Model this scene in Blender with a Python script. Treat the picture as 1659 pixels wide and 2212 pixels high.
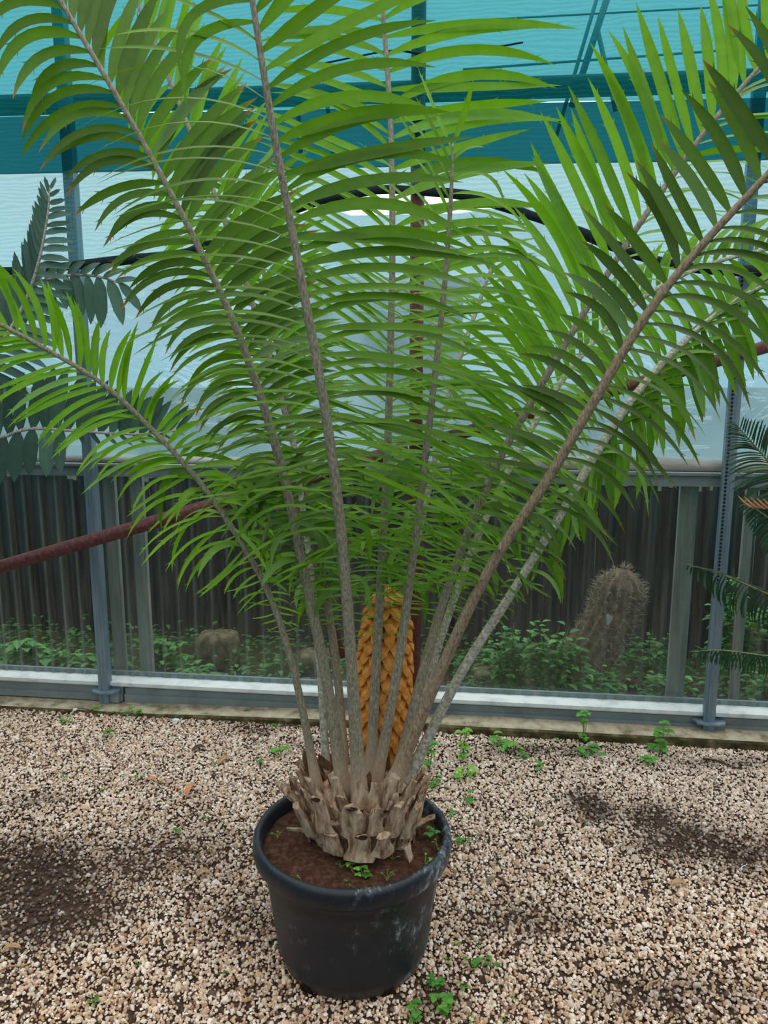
import bpy, math, random
import numpy as np
from mathutils import Vector, Matrix, noise as mnoise

for o in list(bpy.data.objects):
    bpy.data.objects.remove(o)
SC = bpy.context.scene
COL = SC.collection
random.seed(7)
RNG = np.random.default_rng(7)

# ------------------------------------------------------------------ camera
IW, IH, FPX = 1659.0, 2212.0, 1695.2
PITCH = math.radians(10.44)
CAM = np.array([0.0, 0.0, 1.476])
FWD = np.array([0, math.cos(PITCH), -math.sin(PITCH)])
UPV = np.array([0, math.sin(PITCH), math.cos(PITCH)])
cam_data = bpy.data.cameras.new('camera')
cam = bpy.data.objects.new('camera', cam_data)
COL.objects.link(cam)
cam.location = CAM
cam.rotation_euler = (math.pi / 2 - PITCH, 0, 0)
cam_data.sensor_fit = 'VERTICAL'
cam_data.sensor_height = 36
cam_data.lens = FPX / IH * 36
cam_data.clip_start = 0.05
SC.camera = cam

# ------------------------------------------------------------------ overcast sky
world = bpy.data.worlds.new('overcast_sky')
SC.world = world
world.use_nodes = True
wt = world.node_tree
wt.nodes.clear()
w_out = wt.nodes.new('ShaderNodeOutputWorld')
w_bg = wt.nodes.new('ShaderNodeBackground')
w_geo = wt.nodes.new('ShaderNodeTexCoord')
w_sep = wt.nodes.new('ShaderNodeSeparateXYZ')
w_ramp = wt.nodes.new('ShaderNodeValToRGB')
wt.links.new(w_geo.outputs['Generated'], w_sep.inputs[0])
wt.links.new(w_sep.outputs['Z'], w_ramp.inputs[0])
w_ramp.color_ramp.elements[0].position = 0.0
w_ramp.color_ramp.elements[0].color = (0.74, 0.89, 0.98, 1)
w_ramp.color_ramp.elements[1].position = 1.0
w_ramp.color_ramp.elements[1].color = (1.0, 0.99, 0.95, 1)
e = w_ramp.color_ramp.elements.new(0.45)
e.color = (0.88, 0.95, 0.97, 1)
wt.links.new(w_ramp.outputs[0], w_bg.inputs[0])
w_bg.inputs[1].default_value = 1.0
wt.links.new(w_bg.outputs[0], w_out.inputs[0])
# soft brighter part of the cloud cover where the sun stands
sun_d = bpy.data.lights.new('veiled_sun', 'SUN')
sun_d.energy = 1.1
sun_d.angle = math.radians(70)
sun_d.color = (1.0, 0.97, 0.9)
sun = bpy.data.objects.new('veiled_sun', sun_d)
COL.objects.link(sun)
sun.rotation_euler = (math.radians(-22), math.radians(12), 0)

SC.view_settings.view_transform = 'Standard'
SC.view_settings.look = 'None'
SC.view_settings.gamma = 1.0
SC.view_settings.use_curve_mapping = False
SC.view_settings.exposure = 0.45


# ------------------------------------------------------------------ helpers
def at(px, py, Y):
    """point on the line of sight of a photo pixel, at ground distance Y"""
    d = FWD + np.array([1, 0, 0]) * (px - IW / 2) / FPX - UPV * (py - IH / 2) / FPX
    return CAM + d * (Y / d[1])


def proj(P):
    v = np.asarray(P) - CAM
    d = v @ FWD
    return IW / 2 + v[0] / d * FPX, IH / 2 - (v @ UPV) / d * FPX, d


def at_ground(px, py, z=0.0):
    d = FWD + np.array([1, 0, 0]) * (px - IW / 2) / FPX - UPV * (py - IH / 2) / FPX
    return CAM + d * ((z - CAM[2]) / d[2])


def unit(v):
    v = np.asarray(v, float)
    return v / (np.linalg.norm(v) + 1e-12)


# the end wall: s runs along it from the left post, w towards the camera
WA = np.array([-1.2316, 3.2726])
WB = np.array([1.3087, 2.9623])
WU = (WB - WA) / np.linalg.norm(WB - WA)
WN = np.array([WU[1], -WU[0]])
WLEN = float(np.linalg.norm(WB - WA))


def wp(s, w, z):
    q = WA + WU * s + WN * w
    return np.array([q[0], q[1], z])


def wall_px(px, py, w=0.0):
    """(s, z) where a photo pixel meets the plane at offset w"""
    d = FWD + np.array([1, 0, 0]) * (px - IW / 2) / FPX - UPV * (py - IH / 2) / FPX
    n3 = np.array([WN[0], WN[1], 0])
    o = wp(0, w, 0)
    t = ((o - CAM) @ n3) / (d @ n3)
    P = CAM + d * t
    return float((P[:2] - WA) @ WU), float(P[2])


def link(o, parent=None):
    COL.objects.link(o)
    if parent is not None:
        o.parent = parent
    return o


def tag(o, label, cat, group=None, kind=None):
    o['label'] = label
    if cat:
        o['category'] = cat
    if group:
        o['group'] = group
    if kind:
        o['kind'] = kind
    return o


def thing(name, loc, label, cat, group=None):
    o = bpy.data.objects.new(name, None)
    o.empty_display_size = 0.05
    o.location = loc
    link(o)
    return tag(o, label, cat, group)


def origin_of(o):
    v = np.zeros(3)
    while o is not None:
        v = v + np.array(o.location)
        o = o.parent
    return v


class MB:
    """collects geometry in world coordinates"""

    def __init__(self):
        self.v, self.f, self.c = [], [], []

    def add(self, verts, faces, cols=None):
        b = len(self.v)
        self.v.extend([tuple(map(float, p)) for p in verts])
        self.f.extend([tuple(i + b for i in f) for f in faces])
        if cols is not None:
            self.c.extend(cols)

    def box(self, corners):
        # corners: 8 points, bottom 4 then top 4, ccw
        self.add(corners, [(3, 2, 1, 0), (4, 5, 6, 7), (0, 1, 5, 4), (1, 2, 6, 5), (2, 3, 7, 6), (3, 0, 4, 7)])

    def wbox(self, s0, s1, w0, w1, z0, z1):
        self.box([wp(s0, w1, z0), wp(s1, w1, z0), wp(s1, w0, z0), wp(s0, w0, z0),
                  wp(s0, w1, z1), wp(s1, w1, z1), wp(s1, w0, z1), wp(s0, w0, z1)])

    def tube(self, pts, radii, n=8, caps=True, flat=1.0, col=None):
        pts = [np.asarray(p, float) for p in pts]
        m = len(pts)
        if np.isscalar(radii):
            radii = [radii] * m
        t0 = unit(pts[1] - pts[0])
        ref = np.array([0, 0, 1.0]) if abs(t0[2]) < 0.9 else np.array([0, 1.0, 0])
        a = unit(np.cross(t0, ref))
        vs, cs = [], []
        for i in range(m):
            t = unit(pts[min(i + 1, m - 1)] - pts[max(i - 1, 0)])
            a = unit(a - t * (a @ t))
            b = np.cross(t, a)
            for k in range(n):
                th = 2 * math.pi * k / n
                vs.append(pts[i] + radii[i] * (math.cos(th) * a + math.sin(th) * b * flat))
        fs = []
        for i in range(m - 1):
            for k in range(n):
                k2 = (k + 1) % n
                fs.append((i * n + k, i * n + k2, (i + 1) * n + k2, (i + 1) * n + k))
        if caps:
            fs.append(tuple(range(n - 1, -1, -1)))
            fs.append(tuple((m - 1) * n + k for k in range(n)))
        self.add(vs, fs, [col] * len(vs) if col is not None else None)

    def build(self, name, material, parent=None, smooth=True, label=None, kind=None, sharp=None):
        org = origin_of(parent) if parent is not None else np.zeros(3)
        me = bpy.data.meshes.new(name)
        me.from_pydata([tuple(np.array(p) - org) for p in self.v], [], self.f)
        me.materials.append(material)
        if self.c and len(self.c) == len(self.v):
            ca = me.color_attributes.new('Col', 'FLOAT_COLOR', 'POINT')
            ca.data.foreach_set('color', np.array([(c[0], c[1], c[2], 1.0) for c in self.c], dtype=np.float32).ravel())
        if smooth:
            me.polygons.foreach_set('use_smooth', [True] * len(me.polygons))
            if sharp:
                me.set_sharp_from_angle(angle=math.radians(sharp))
        o = bpy.data.objects.new(name, me)
        link(o, parent)
        if label:
            o['label'] = label
        if kind:
            o['kind'] = kind
        return o


def catmull(pts, n):
    P = [np.asarray(p, float) for p in pts]
    P = [2 * P[0] - P[1]] + P + [2 * P[-1] - P[-2]]
    out = []
    segs = len(P) - 3
    for i in range(n + 1):
        u = i / n * segs
        k = min(int(u), segs - 1)
        t = u - k
        a, b, c, d = P[k], P[k + 1], P[k + 2], P[k + 3]
        out.append(0.5 * (2 * b + (c - a) * t + (2 * a - 5 * b + 4 * c - d) * t * t + (3 * b - a - 3 * c + d) * t ** 3))
    return out


# ------------------------------------------------------------------ materials
def new_mat(name):
    m = bpy.data.materials.new(name)
    m.use_nodes = True
    nt = m.node_tree
    nt.nodes.clear()
    out = nt.nodes.new('ShaderNodeOutputMaterial')
    return m, nt, out


def N(nt, kind, **kw):
    n = nt.nodes.new('ShaderNode' + kind)
    for k, v in kw.items():
        if k.startswith('i_'):
            n.inputs[k[2:].replace('_', ' ')].default_value = v
        else:
            setattr(n, k, v)
    return n


def noise_tex(nt, scale, detail=4, rough=0.55, vec=None, dist=0.0):
    n = N(nt, 'TexNoise')
    n.inputs['Scale'].default_value = scale
    n.inputs['Detail'].default_value = detail
    n.inputs['Roughness'].default_value = rough
    n.inputs['Distortion'].default_value = dist
    if vec is not None:
        nt.links.new(vec, n.inputs['Vector'])
    return n


def ramp(nt, fac, stops):
    r = N(nt, 'ValToRGB')
    el = r.color_ramp.elements
    el[0].position, el[0].color = stops[0][0], tuple(stops[0][1]) + (1,)
    el[1].position, el[1].color = stops[-1][0], tuple(stops[-1][1]) + (1,)
    for p, c in stops[1:-1]:
        k = el.new(p)
        k.color = tuple(c) + (1,)
    nt.links.new(fac, r.inputs[0])
    return r


def mapping(nt, scale=(1, 1, 1), coord='Object'):
    tc = N(nt, 'TexCoord')
    mp = N(nt, 'Mapping')
    mp.inputs['Scale'].default_value = scale
    nt.links.new(tc.outputs[coord], mp.inputs['Vector'])
    return mp.outputs[0]


def geo_pos(nt, scale=(1, 1, 1)):
    g = N(nt, 'NewGeometry')
    mp = N(nt, 'Mapping')
    mp.inputs['Scale'].default_value = scale
    nt.links.new(g.outputs['Position'], mp.inputs['Vector'])
    return mp.outputs[0]


def bump(nt, height, strength, dist=0.01):
    b = N(nt, 'Bump')
    b.inputs['Strength'].default_value = strength
    b.inputs['Distance'].default_value = dist
    nt.links.new(height, b.inputs['Height'])
    return b.outputs[0]


def srgb(r, g, b):
    f = lambda c: ((c / 255 + 0.055) / 1.055) ** 2.4 if c > 10 else c / 255 / 12.92
    return (f(r), f(g), f(b))


def simple(name, stops, scale=20, rough=0.6, spec=0.4, metal=0.0, bstr=0.0, bdist=0.005, detail=5, stretch=(1, 1, 1)):
    m, nt, out = new_mat(name)
    p = N(nt, 'BsdfPrincipled')
    v = geo_pos(nt, stretch)
    n = noise_tex(nt, scale, detail, 0.6, v)
    r = ramp(nt, n.outputs['Fac'], stops)
    nt.links.new(r.outputs[0], p.inputs['Base Color'])
    p.inputs['Roughness'].default_value = rough
    p.inputs['Specular IOR Level'].default_value = spec
    p.inputs['Metallic'].default_value = metal
    if bstr:
        nt.links.new(bump(nt, n.outputs['Fac'], bstr, bdist), p.inputs['Normal'])
    nt.links.new(p.outputs[0], out.inputs[0])
    return m


def leaf_mat(name, dark, mid, lime, trans=0.4, rough=0.42):
    """Col: r = tint 0..1, g = browning of the tip, b = paleness, glaucous tone plus painted sky reflection"""
    m, nt, out = new_mat(name)
    at_ = N(nt, 'VertexColor', layer_name='Col')
    sep = N(nt, 'SeparateColor')
    nt.links.new(at_.outputs[0], sep.inputs[0])
    cr = ramp(nt, sep.outputs[0], [(0.0, dark), (0.5, mid), (1.0, lime)])
    nz = noise_tex(nt, 45, 3, 0.5, geo_pos(nt))
    hsv = N(nt, 'HueSaturation')
    mr = N(nt, 'MapRange')
    mr.inputs['To Min'].default_value = 0.8
    mr.inputs['To Max'].default_value = 1.2
    nt.links.new(nz.outputs['Fac'], mr.inputs['Value'])
    nt.links.new(mr.outputs[0], hsv.inputs['Value'])
    nt.links.new(cr.outputs[0], hsv.inputs['Color'])
    mxb = N(nt, 'MixRGB')
    mxb.inputs[2].default_value = srgb(196, 104, 40) + (1,)
    nt.links.new(sep.outputs[1], mxb.inputs[0])
    nt.links.new(hsv.outputs[0], mxb.inputs[1])
    mxp = N(nt, 'MixRGB')
    mxp.inputs[2].default_value = srgb(150, 185, 140) + (1,)
    nt.links.new(sep.outputs[2], mxp.inputs[0])
    nt.links.new(mxb.outputs[0], mxp.inputs[1])
    p = N(nt, 'BsdfPrincipled')
    p.inputs['Roughness'].default_value = rough
    p.inputs['Specular IOR Level'].default_value = 0.35
    nt.links.new(mxp.outputs[0], p.inputs['Base Color'])
    tr = N(nt, 'BsdfTranslucent')
    yel = N(nt, 'MixRGB', blend_type='MULTIPLY')
    yel.inputs[0].default_value = 1.0
    yel.inputs[2].default_value = (1.2, 1.2, 0.45, 1)
    nt.links.new(mxp.outputs[0], yel.inputs[1])
    nt.links.new(yel.outputs[0], tr.inputs[0])
    mx = N(nt, 'MixShader')
    mx.inputs[0].default_value = trans
    nt.links.new(p.outputs[0], mx.inputs[1])
    nt.links.new(tr.outputs[0], mx.inputs[2])
    nt.links.new(mx.outputs[0], out.inputs[0])
    return m


M = {}
M['leaf'] = leaf_mat('cycad_leaflet', srgb(62, 86, 26), srgb(90, 134, 26), srgb(126, 180, 28), 0.4)
M['blue_leaf'] = leaf_mat('blue_cycad_leaflet', srgb(58, 88, 80), srgb(96, 130, 118), srgb(130, 165, 150), 0.2, 0.5)
M['dark_leaf'] = leaf_mat('fine_cycad_leaflet', srgb(30, 62, 42), srgb(44, 82, 50), srgb(120, 120, 50), 0.2, 0.4)
M['weed'] = leaf_mat('weed_leaf', srgb(50, 110, 44), srgb(96, 165, 66), srgb(150, 205, 90), 0.35, 0.5)
M['shrub'] = leaf_mat('shrub_leaf', srgb(52, 108, 60), srgb(94, 158, 92), srgb(140, 194, 104), 0.3, 0.5)
M['rachis'] = simple('rachis_bark', [(0.3, srgb(106, 102, 84)), (0.5, srgb(150, 141, 122)), (0.72, srgb(186, 176, 156))], 260, 0.75, 0.2, bstr=0.5, bdist=0.003, stretch=(1, 1, 0.35))
M['rachis_warm'] = simple('rachis_bark_warm', [(0.3, srgb(108, 92, 72)), (0.5, srgb(154, 134, 110)), (0.72, srgb(188, 168, 144))], 240, 0.78, 0.2, bstr=0.5, bdist=0.003, stretch=(1, 1, 0.35))
for nm_ in ('rachis', 'rachis_warm'):
    nt_ = M[nm_].node_tree
    pr_ = [n_ for n_ in nt_.nodes if n_.type == 'BSDF_PRINCIPLED'][0]
    src_ = pr_.inputs['Base Color'].links[0].from_socket
    g_ = N(nt_, 'NewGeometry')
    sp_ = N(nt_, 'SeparateXYZ')
    nt_.links.new(g_.outputs['Position'], sp_.inputs[0])
    mr_ = N(nt_, 'MapRange')
    mr_.inputs['From Min'].default_value = .46
    mr_.inputs['From Max'].default_value = .60
    mr_.inputs['To Min'].default_value = .85
    mr_.inputs['To Max'].default_value = 0.0
    nt_.links.new(sp_.outputs['Z'], mr_.inputs['Value'])
    mx_ = N(nt_, 'MixRGB')
    mx_.inputs[2].default_value = srgb(198, 170, 146) + (1,)
    nt_.links.new(mr_.outputs[0], mx_.inputs[0])
    nt_.links.new(src_, mx_.inputs[1])
    nt_.links.new(mx_.outputs[0], pr_.inputs['Base Color'])
M['rachis_pale'] = simple('rachis_pale_scaly', [(0.3, srgb(120, 118, 100)), (0.5, srgb(168, 164, 150)), (0.7, srgb(212, 208, 196))], 120, 0.8, 0.2, bstr=0.5, bdist=0.003)
M['rachis_green'] = simple('rachis_green', [(0.3, srgb(92, 102, 58)), (0.55, srgb(126, 132, 86)), (0.72, srgb(156, 156, 112))], 120, 0.7, 0.25, bstr=0.3, bdist=0.003)
M['bark'] = simple('trunk_bark', [(0.28, srgb(92, 68, 54)), (0.42, srgb(160, 130, 106)), (0.58, srgb(204, 178, 152)), (0.75, srgb(226, 204, 180))], 70, 0.88, 0.12, bstr=1.0, bdist=0.01, detail=8, stretch=(1, 1, 0.28))
M['bract'] = simple('dry_bract', [(0.3, srgb(66, 48, 38)), (0.55, srgb(124, 96, 74)), (0.75, srgb(170, 138, 110))], 70, 0.85, 0.15, bstr=0.6, bdist=0.006, stretch=(1, 1, 0.3))
M['burnt'] = simple('dark_scar', [(0.3, srgb(18, 14, 12)), (0.7, srgb(60, 44, 36))], 90, 0.9, 0.1)
M['cone'] = simple('cone_orange', [(0.25, srgb(176, 108, 40)), (0.5, srgb(218, 142, 60)), (0.75, srgb(236, 170, 88))], 60, 0.6, 0.3, bstr=0.25, bdist=0.003)
M['cone_core'] = simple('cone_core', [(0.3, srgb(110, 58, 22)), (0.7, srgb(160, 92, 36))], 60, 0.8, 0.2)
M['soil'] = simple('potting_soil', [(0.25, srgb(46, 30, 24)), (0.5, srgb(84, 58, 46)), (0.75, srgb(118, 88, 72))], 70, 0.95, 0.1, bstr=0.9, bdist=0.012, detail=9)
M['concrete'] = simple('kerb_concrete', [(0.28, srgb(92, 86, 66)), (0.5, srgb(172, 160, 138)), (0.75, srgb(204, 194, 174))], 16, 0.9, 0.15, bstr=0.6, bdist=0.008, detail=8)
M['beam'] = simple('grey_metal', [(0.3, srgb(112, 124, 128)), (0.6, srgb(134, 146, 150)), (0.8, srgb(150, 158, 158))], 9, 0.5, 0.4, metal=0.1)
M['sill'] = simple('white_sill', [(0.25, srgb(184, 190, 194)), (0.5, srgb(226, 232, 236)), (0.8, srgb(238, 242, 244))], 14, 0.4, 0.4)
M['post'] = simple('galvanised_post', [(0.3, srgb(104, 124, 140)), (0.6, srgb(134, 154, 170)), (0.8, srgb(160, 176, 188))], 30, 0.45, 0.5, metal=0.25, stretch=(1, 1, 0.08))
M['rust'] = simple('red_oxide_pipe', [(0.3, srgb(66, 38, 38)), (0.5, srgb(98, 54, 52)), (0.7, srgb(120, 72, 66))], 60, 0.6, 0.35, bstr=0.25, bdist=0.002)
M['rail_pipe'] = simple('grey_green_pipe', [(0.3, srgb(52, 66, 68)), (0.7, srgb(84, 96, 98))], 10, 0.6, 0.3)
M['roll'] = simple('rolled_plastic', [(0.25, srgb(132, 124, 114)), (0.5, srgb(196, 192, 186)), (0.7, srgb(226, 226, 224))], 7, 0.4, 0.4, bstr=0.5, bdist=0.02, stretch=(0.4, 1, 2))
M['hem'] = simple('black_hem', [(0.3, srgb(16, 24, 28)), (0.7, srgb(40, 52, 56))], 200, 0.85, 0.2, bstr=0.4, bdist=0.003)
M['slat'] = simple('weathered_slat', [(0.25, srgb(36, 34, 34)), (0.5, srgb(70, 66, 64)), (0.72, srgb(106, 98, 92))], 30, 0.9, 0.1, bstr=0.4, bdist=0.004, stretch=(1, 1, 0.06))
M['batten'] = simple('grey_batten', [(0.3, srgb(112, 118, 116)), (0.7, srgb(160, 164, 160))], 30, 0.8, 0.2, stretch=(1, 1, 0.1))
M['stone'] = simple('rough_stone', [(0.3, srgb(70, 64, 48)), (0.55, srgb(122, 112, 88)), (0.75, srgb(150, 140, 114))], 26, 0.9, 0.15, bstr=0.7, bdist=0.01)
M['cactus'] = simple('cactus_skin', [(0.3, srgb(84, 68, 58)), (0.6, srgb(142, 122, 106)), (0.8, srgb(166, 148, 130))], 30, 0.85, 0.15, bstr=0.3)
M['spine'] = simple('cactus_spine', [(0.3, srgb(140, 126, 112)), (0.7, srgb(206, 194, 180))], 40, 0.7, 0.2)
M['stem'] = simple('weed_stem', [(0.3, srgb(90, 120, 56)), (0.7, srgb(130, 150, 80))], 60, 0.7, 0.2)
M['dry_tan'] = simple('dry_leaf_tan', [(0.3, srgb(150, 112, 80)), (0.7, srgb(204, 168, 130))], 60, 0.85, 0.15)
M['dry_orange'] = simple('dry_leaf_orange', [(0.3, srgb(176, 110, 76)), (0.7, srgb(224, 164, 124))], 60, 0.85, 0.15)
M['twig'] = simple('dark_twig', [(0.3, srgb(64, 46, 38)), (0.7, srgb(110, 84, 68))], 80, 0.9, 0.1)
M['outer_ground'] = simple('outside_ground', [(0.3, srgb(44, 56, 34)), (0.7, srgb(84, 90, 60))], 2.5, 0.95, 0.1, detail=8)
M['shed'] = simple('shed_blue_grey', [(0.3, srgb(78, 92, 106)), (0.7, srgb(104, 120, 134))], 1.5, 0.8, 0.2)


def pot_mat():
    m, nt, out = new_mat('black_plastic_pot')
    p = N(nt, 'BsdfPrincipled')
    v = geo_pos(nt)
    big = noise_tex(nt, 9, 6, 0.7, v)
    fine = noise_tex(nt, 55, 6, 0.75, geo_pos(nt, (1, 1, 0.5)))
    mul = N(nt, 'Math', operation='MULTIPLY')
    nt.links.new(big.outputs['Fac'], mul.inputs[0])
    nt.links.new(fine.outputs['Fac'], mul.inputs[1])
    # chalky deposits lie on the right-hand side of the pot
    sx = N(nt, 'SeparateXYZ')
    nt.links.new(v, sx.inputs[0])
    mr = N(nt, 'MapRange')
    mr.inputs['From Min'].default_value = -0.22
    mr.inputs['From Max'].default_value = 0.12
    mr.inputs['To Min'].default_value = -0.04
    mr.inputs['To Max'].default_value = 0.055
    nt.links.new(sx.outputs['X'], mr.inputs['Value'])
    add = N(nt, 'Math', operation='ADD')
    nt.links.new(mul.outputs[0], add.inputs[0])
    nt.links.new(mr.outputs[0], add.inputs[1])
    r = ramp(nt, add.outputs[0], [(0.27, srgb(30, 36, 45)), (0.33, srgb(58, 67, 76)), (0.42, srgb(160, 172, 178))])
    # earth splash near the foot
    mz = N(nt, 'MapRange')
    mz.inputs['From Min'].default_value = 0.0
    mz.inputs['From Max'].default_value = 0.045
    mz.inputs['To Min'].default_value = 0.75
    mz.inputs['To Max'].default_value = 0.0
    nt.links.new(sx.outputs['Z'], mz.inputs['Value'])
    mm = N(nt, 'Math', operation='MULTIPLY')
    nt.links.new(mz.outputs[0], mm.inputs[0])
    nt.links.new(big.outputs['Fac'], mm.inputs[1])
    mx = N(nt, 'MixRGB')
    mx.inputs[2].default_value = srgb(140, 112, 88) + (1,)
    nt.links.new(mm.outputs[0], mx.inputs[0])
    nt.links.new(r.outputs[0], mx.inputs[1])
    nt.links.new(mx.outputs[0], p.inputs['Base Color'])
    p.inputs['Roughness'].default_value = 0.42
    nt.links.new(bump(nt, fine.outputs['Fac'], 0.15, 0.003), p.inputs['Normal'])
    nt.links.new(p.outputs[0], out.inputs[0])
    return m


def gravel_mat():
    m, nt, out = new_mat('gravel_pebbles')
    at_ = N(nt, 'VertexColor', layer_name='Col')
    p = N(nt, 'BsdfPrincipled')
    nt.links.new(at_.outputs[0], p.inputs['Base Color'])
    p.inputs['Roughness'].default_value = 0.8
    p.inputs['Specular IOR Level'].default_value = 0.2
    nt.links.new(p.outputs[0], out.inputs[0])
    return m


def film_mat():
    m, nt, out = new_mat('clear_plastic_film')
    tr = N(nt, 'BsdfTransparent')
    tr.inputs[0].default_value = (0.36, 0.57, 0.64, 1)
    tl = N(nt, 'BsdfTranslucent')
    tl.inputs[0].default_value = (0.40, 0.62, 0.70, 1)
    gl = N(nt, 'BsdfGlossy')
    gl.inputs[0].default_value = (0.9, 0.95, 1, 1)
    gl.inputs['Roughness'].default_value = 0.12
    v = geo_pos(nt, (1, 1, 0.6))
    nz = noise_tex(nt, 2.2, 4, 0.5, v, 0.6)
    nb = noise_tex(nt, 5, 4, 0.55, geo_pos(nt, (0.5, 1, 1.4)), 0.8)
    nrm = bump(nt, nb.outputs['Fac'], 0.5, 0.05)
    nt.links.new(nrm, gl.inputs['Normal'])
    mr = N(nt, 'MapRange')
    mr.inputs['From Min'].default_value = 0.35
    mr.inputs['From Max'].default_value = 0.65
    mr.inputs['To Min'].default_value = 0.45
    mr.inputs['To Max'].default_value = 0.85
    nt.links.new(nz.outputs['Fac'], mr.inputs['Value'])
    a = N(nt, 'MixShader')
    nt.links.new(mr.outputs[0], a.inputs[0])
    nt.links.new(tr.outputs[0], a.inputs[1])
    nt.links.new(tl.outputs[0], a.inputs[2])
    b = N(nt, 'MixShader')
    b.inputs[0].default_value = 0.12
    nt.links.new(a.outputs[0], b.inputs[1])
    nt.links.new(gl.outputs[0], b.inputs[2])
    nt.links.new(b.outputs[0], out.inputs[0])
    return m


def net_mat(name, through, thread, fac, moire=0.15):
    m, nt, out = new_mat(name)
    v = geo_pos(nt)
    wv = N(nt, 'TexWave', wave_type='BANDS', bands_direction='Z')
    wv.inputs['Scale'].default_value = 14
    wv.inputs['Distortion'].default_value = 9
    wv.inputs['Detail'].default_value = 3
    nt.links.new(geo_pos(nt, (0.5, 1, 1.5)), wv.inputs['Vector'])
    fine = N(nt, 'TexWave', wave_type='BANDS', bands_direction='X')
    fine.inputs['Scale'].default_value = 90
    fine.inputs['Distortion'].default_value = 2
    nt.links.new(v, fine.inputs['Vector'])
    ad = N(nt, 'Math', operation='ADD')
    nt.links.new(wv.outputs['Fac'], ad.inputs[0])
    nt.links.new(fine.outputs['Fac'], ad.inputs[1])
    mr = N(nt, 'MapRange')
    mr.inputs['From Max'].default_value = 2.0
    mr.inputs['To Min'].default_value = fac - moire
    mr.inputs['To Max'].default_value = fac + moire
    nt.links.new(ad.outputs[0], mr.inputs['Value'])
    tr = N(nt, 'BsdfTransparent')
    tr.inputs[0].default_value = through + (1,)
    tl = N(nt, 'BsdfTranslucent')
    tl.inputs[0].default_value = thread + (1,)
    df = N(nt, 'BsdfDiffuse')
    df.inputs[0].default_value = thread + (1,)
    h = N(nt, 'MixShader')
    h.inputs[0].default_value = 0.35
    nt.links.new(tl.outputs[0], h.inputs[1])
    nt.links.new(df.outputs[0], h.inputs[2])
    mx = N(nt, 'MixShader')
    nt.links.new(mr.outputs[0], mx.inputs[0])
    nt.links.new(tr.outputs[0], mx.inputs[1])
    nt.links.new(h.outputs[0], mx.inputs[2])
    nt.links.new(mx.outputs[0], out.inputs[0])
    return m


def pane_mat():
    m, nt, out = new_mat('dirty_clear_sheet')
    tr = N(nt, 'BsdfTransparent')
    tr.inputs[0].default_value = (0.78, 0.86, 0.84, 1)
    df = N(nt, 'BsdfDiffuse')
    df.inputs[0].default_value = srgb(142, 150, 142) + (1,)
    gl = N(nt, 'BsdfGlossy')
    gl.inputs['Roughness'].default_value = 0.12
    n1 = noise_tex(nt, 7, 6, 0.65, geo_pos(nt, (1, 1, 0.12)))
    n2 = noise_tex(nt, 60, 3, 0.6, geo_pos(nt))
    at_ = N(nt, 'VertexColor', layer_name='Col')      # dirt and painted highlights along the crests of the corrugation
    spl = ramp(nt, n2.outputs['Fac'], [(0.72, (0, 0, 0)), (0.78, (0.5, 0.5, 0.5))])
    mr = N(nt, 'MapRange')
    mr.inputs['From Min'].default_value = 0.35
    mr.inputs['From Max'].default_value = 0.75
    mr.inputs['To Min'].default_value = 0.03
    mr.inputs['To Max'].default_value = 0.2
    nt.links.new(n1.outputs['Fac'], mr.inputs['Value'])
    a1 = N(nt, 'Math', operation='ADD')
    nt.links.new(mr.outputs[0], a1.inputs[0])
    nt.links.new(spl.outputs[0], a1.inputs[1])
    m1 = N(nt, 'Math', operation='MULTIPLY')
    sep = N(nt, 'SeparateColor')
    nt.links.new(at_.outputs[0], sep.inputs[0])
    nt.links.new(sep.outputs[0], m1.inputs[0])
    nt.links.new(n1.outputs['Fac'], m1.inputs[1])
    a2 = N(nt, 'Math', operation='ADD', use_clamp=True)
    nt.links.new(a1.outputs[0], a2.inputs[0])
    nt.links.new(m1.outputs[0], a2.inputs[1])
    mx = N(nt, 'MixShader')
    nt.links.new(a2.outputs[0], mx.inputs[0])
    nt.links.new(tr.outputs[0], mx.inputs[1])
    nt.links.new(df.outputs[0], mx.inputs[2])
    b = N(nt, 'MixShader')
    b.inputs[0].default_value = 0.05
    nt.links.new(mx.outputs[0], b.inputs[1])
    nt.links.new(gl.outputs[0], b.inputs[2])
    nt.links.new(b.outputs[0], out.inputs[0])
    return m


M['pot'] = pot_mat()
M['gravel'] = gravel_mat()
M['film'] = film_mat()
M['net_pale'] = net_mat('shade_net_pale', srgb(182, 212, 214), srgb(110, 160, 165), 0.35, 0.16)
M['net_teal'] = net_mat('shade_net_teal', srgb(104, 182, 190), srgb(30, 138, 142), 0.42, 0.14)
M['net_dense'] = net_mat('shade_net_dense', srgb(38, 120, 128), srgb(20, 86, 94), 0.62, 0.08)
M['pane'] = pane_mat()

# ------------------------------------------------------------------ ground
PATCHES = []          # trampled-in dark earth: centre x, y, radii, strength
for (px, py, rx, ry, k) in [(30, 1900, .26, .22, 1.15), (90, 1970, .2, .14, 1.1), (60, 1830, .2, .08, .8), (1275, 1745, .075, .1, 1.2), (1410, 1770, .1, .1, .9),
                            (1500, 1820, .2, .12, 1.0), (1610, 1840, .16, .12, 1.1), (640, 1560, .3, .07, .7), (330, 1545, .2, .05, .6),
                            (1180, 1620, .28, .06, .6), (1600, 1650, .3, .05, .75), (90, 1730, .14, .05, .5), (550, 1990, .22, .12, .45),
                            (300, 1850, .3, .16, .55), (1130, 1990, .2, .08, .42), (1450, 2150, .2, .07, .45), (150, 1530, .4, .06, .55),
                            (1590, 2160, .12, .05, .4), (950, 2150, .05, .06, .7), (560, 1580, .1, .05, .5), (740, 1610, .3, .07, .5)]:
    q = at_ground(px, py)
    PATCHES.append((q[0], q[1], rx, ry, k))


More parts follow.
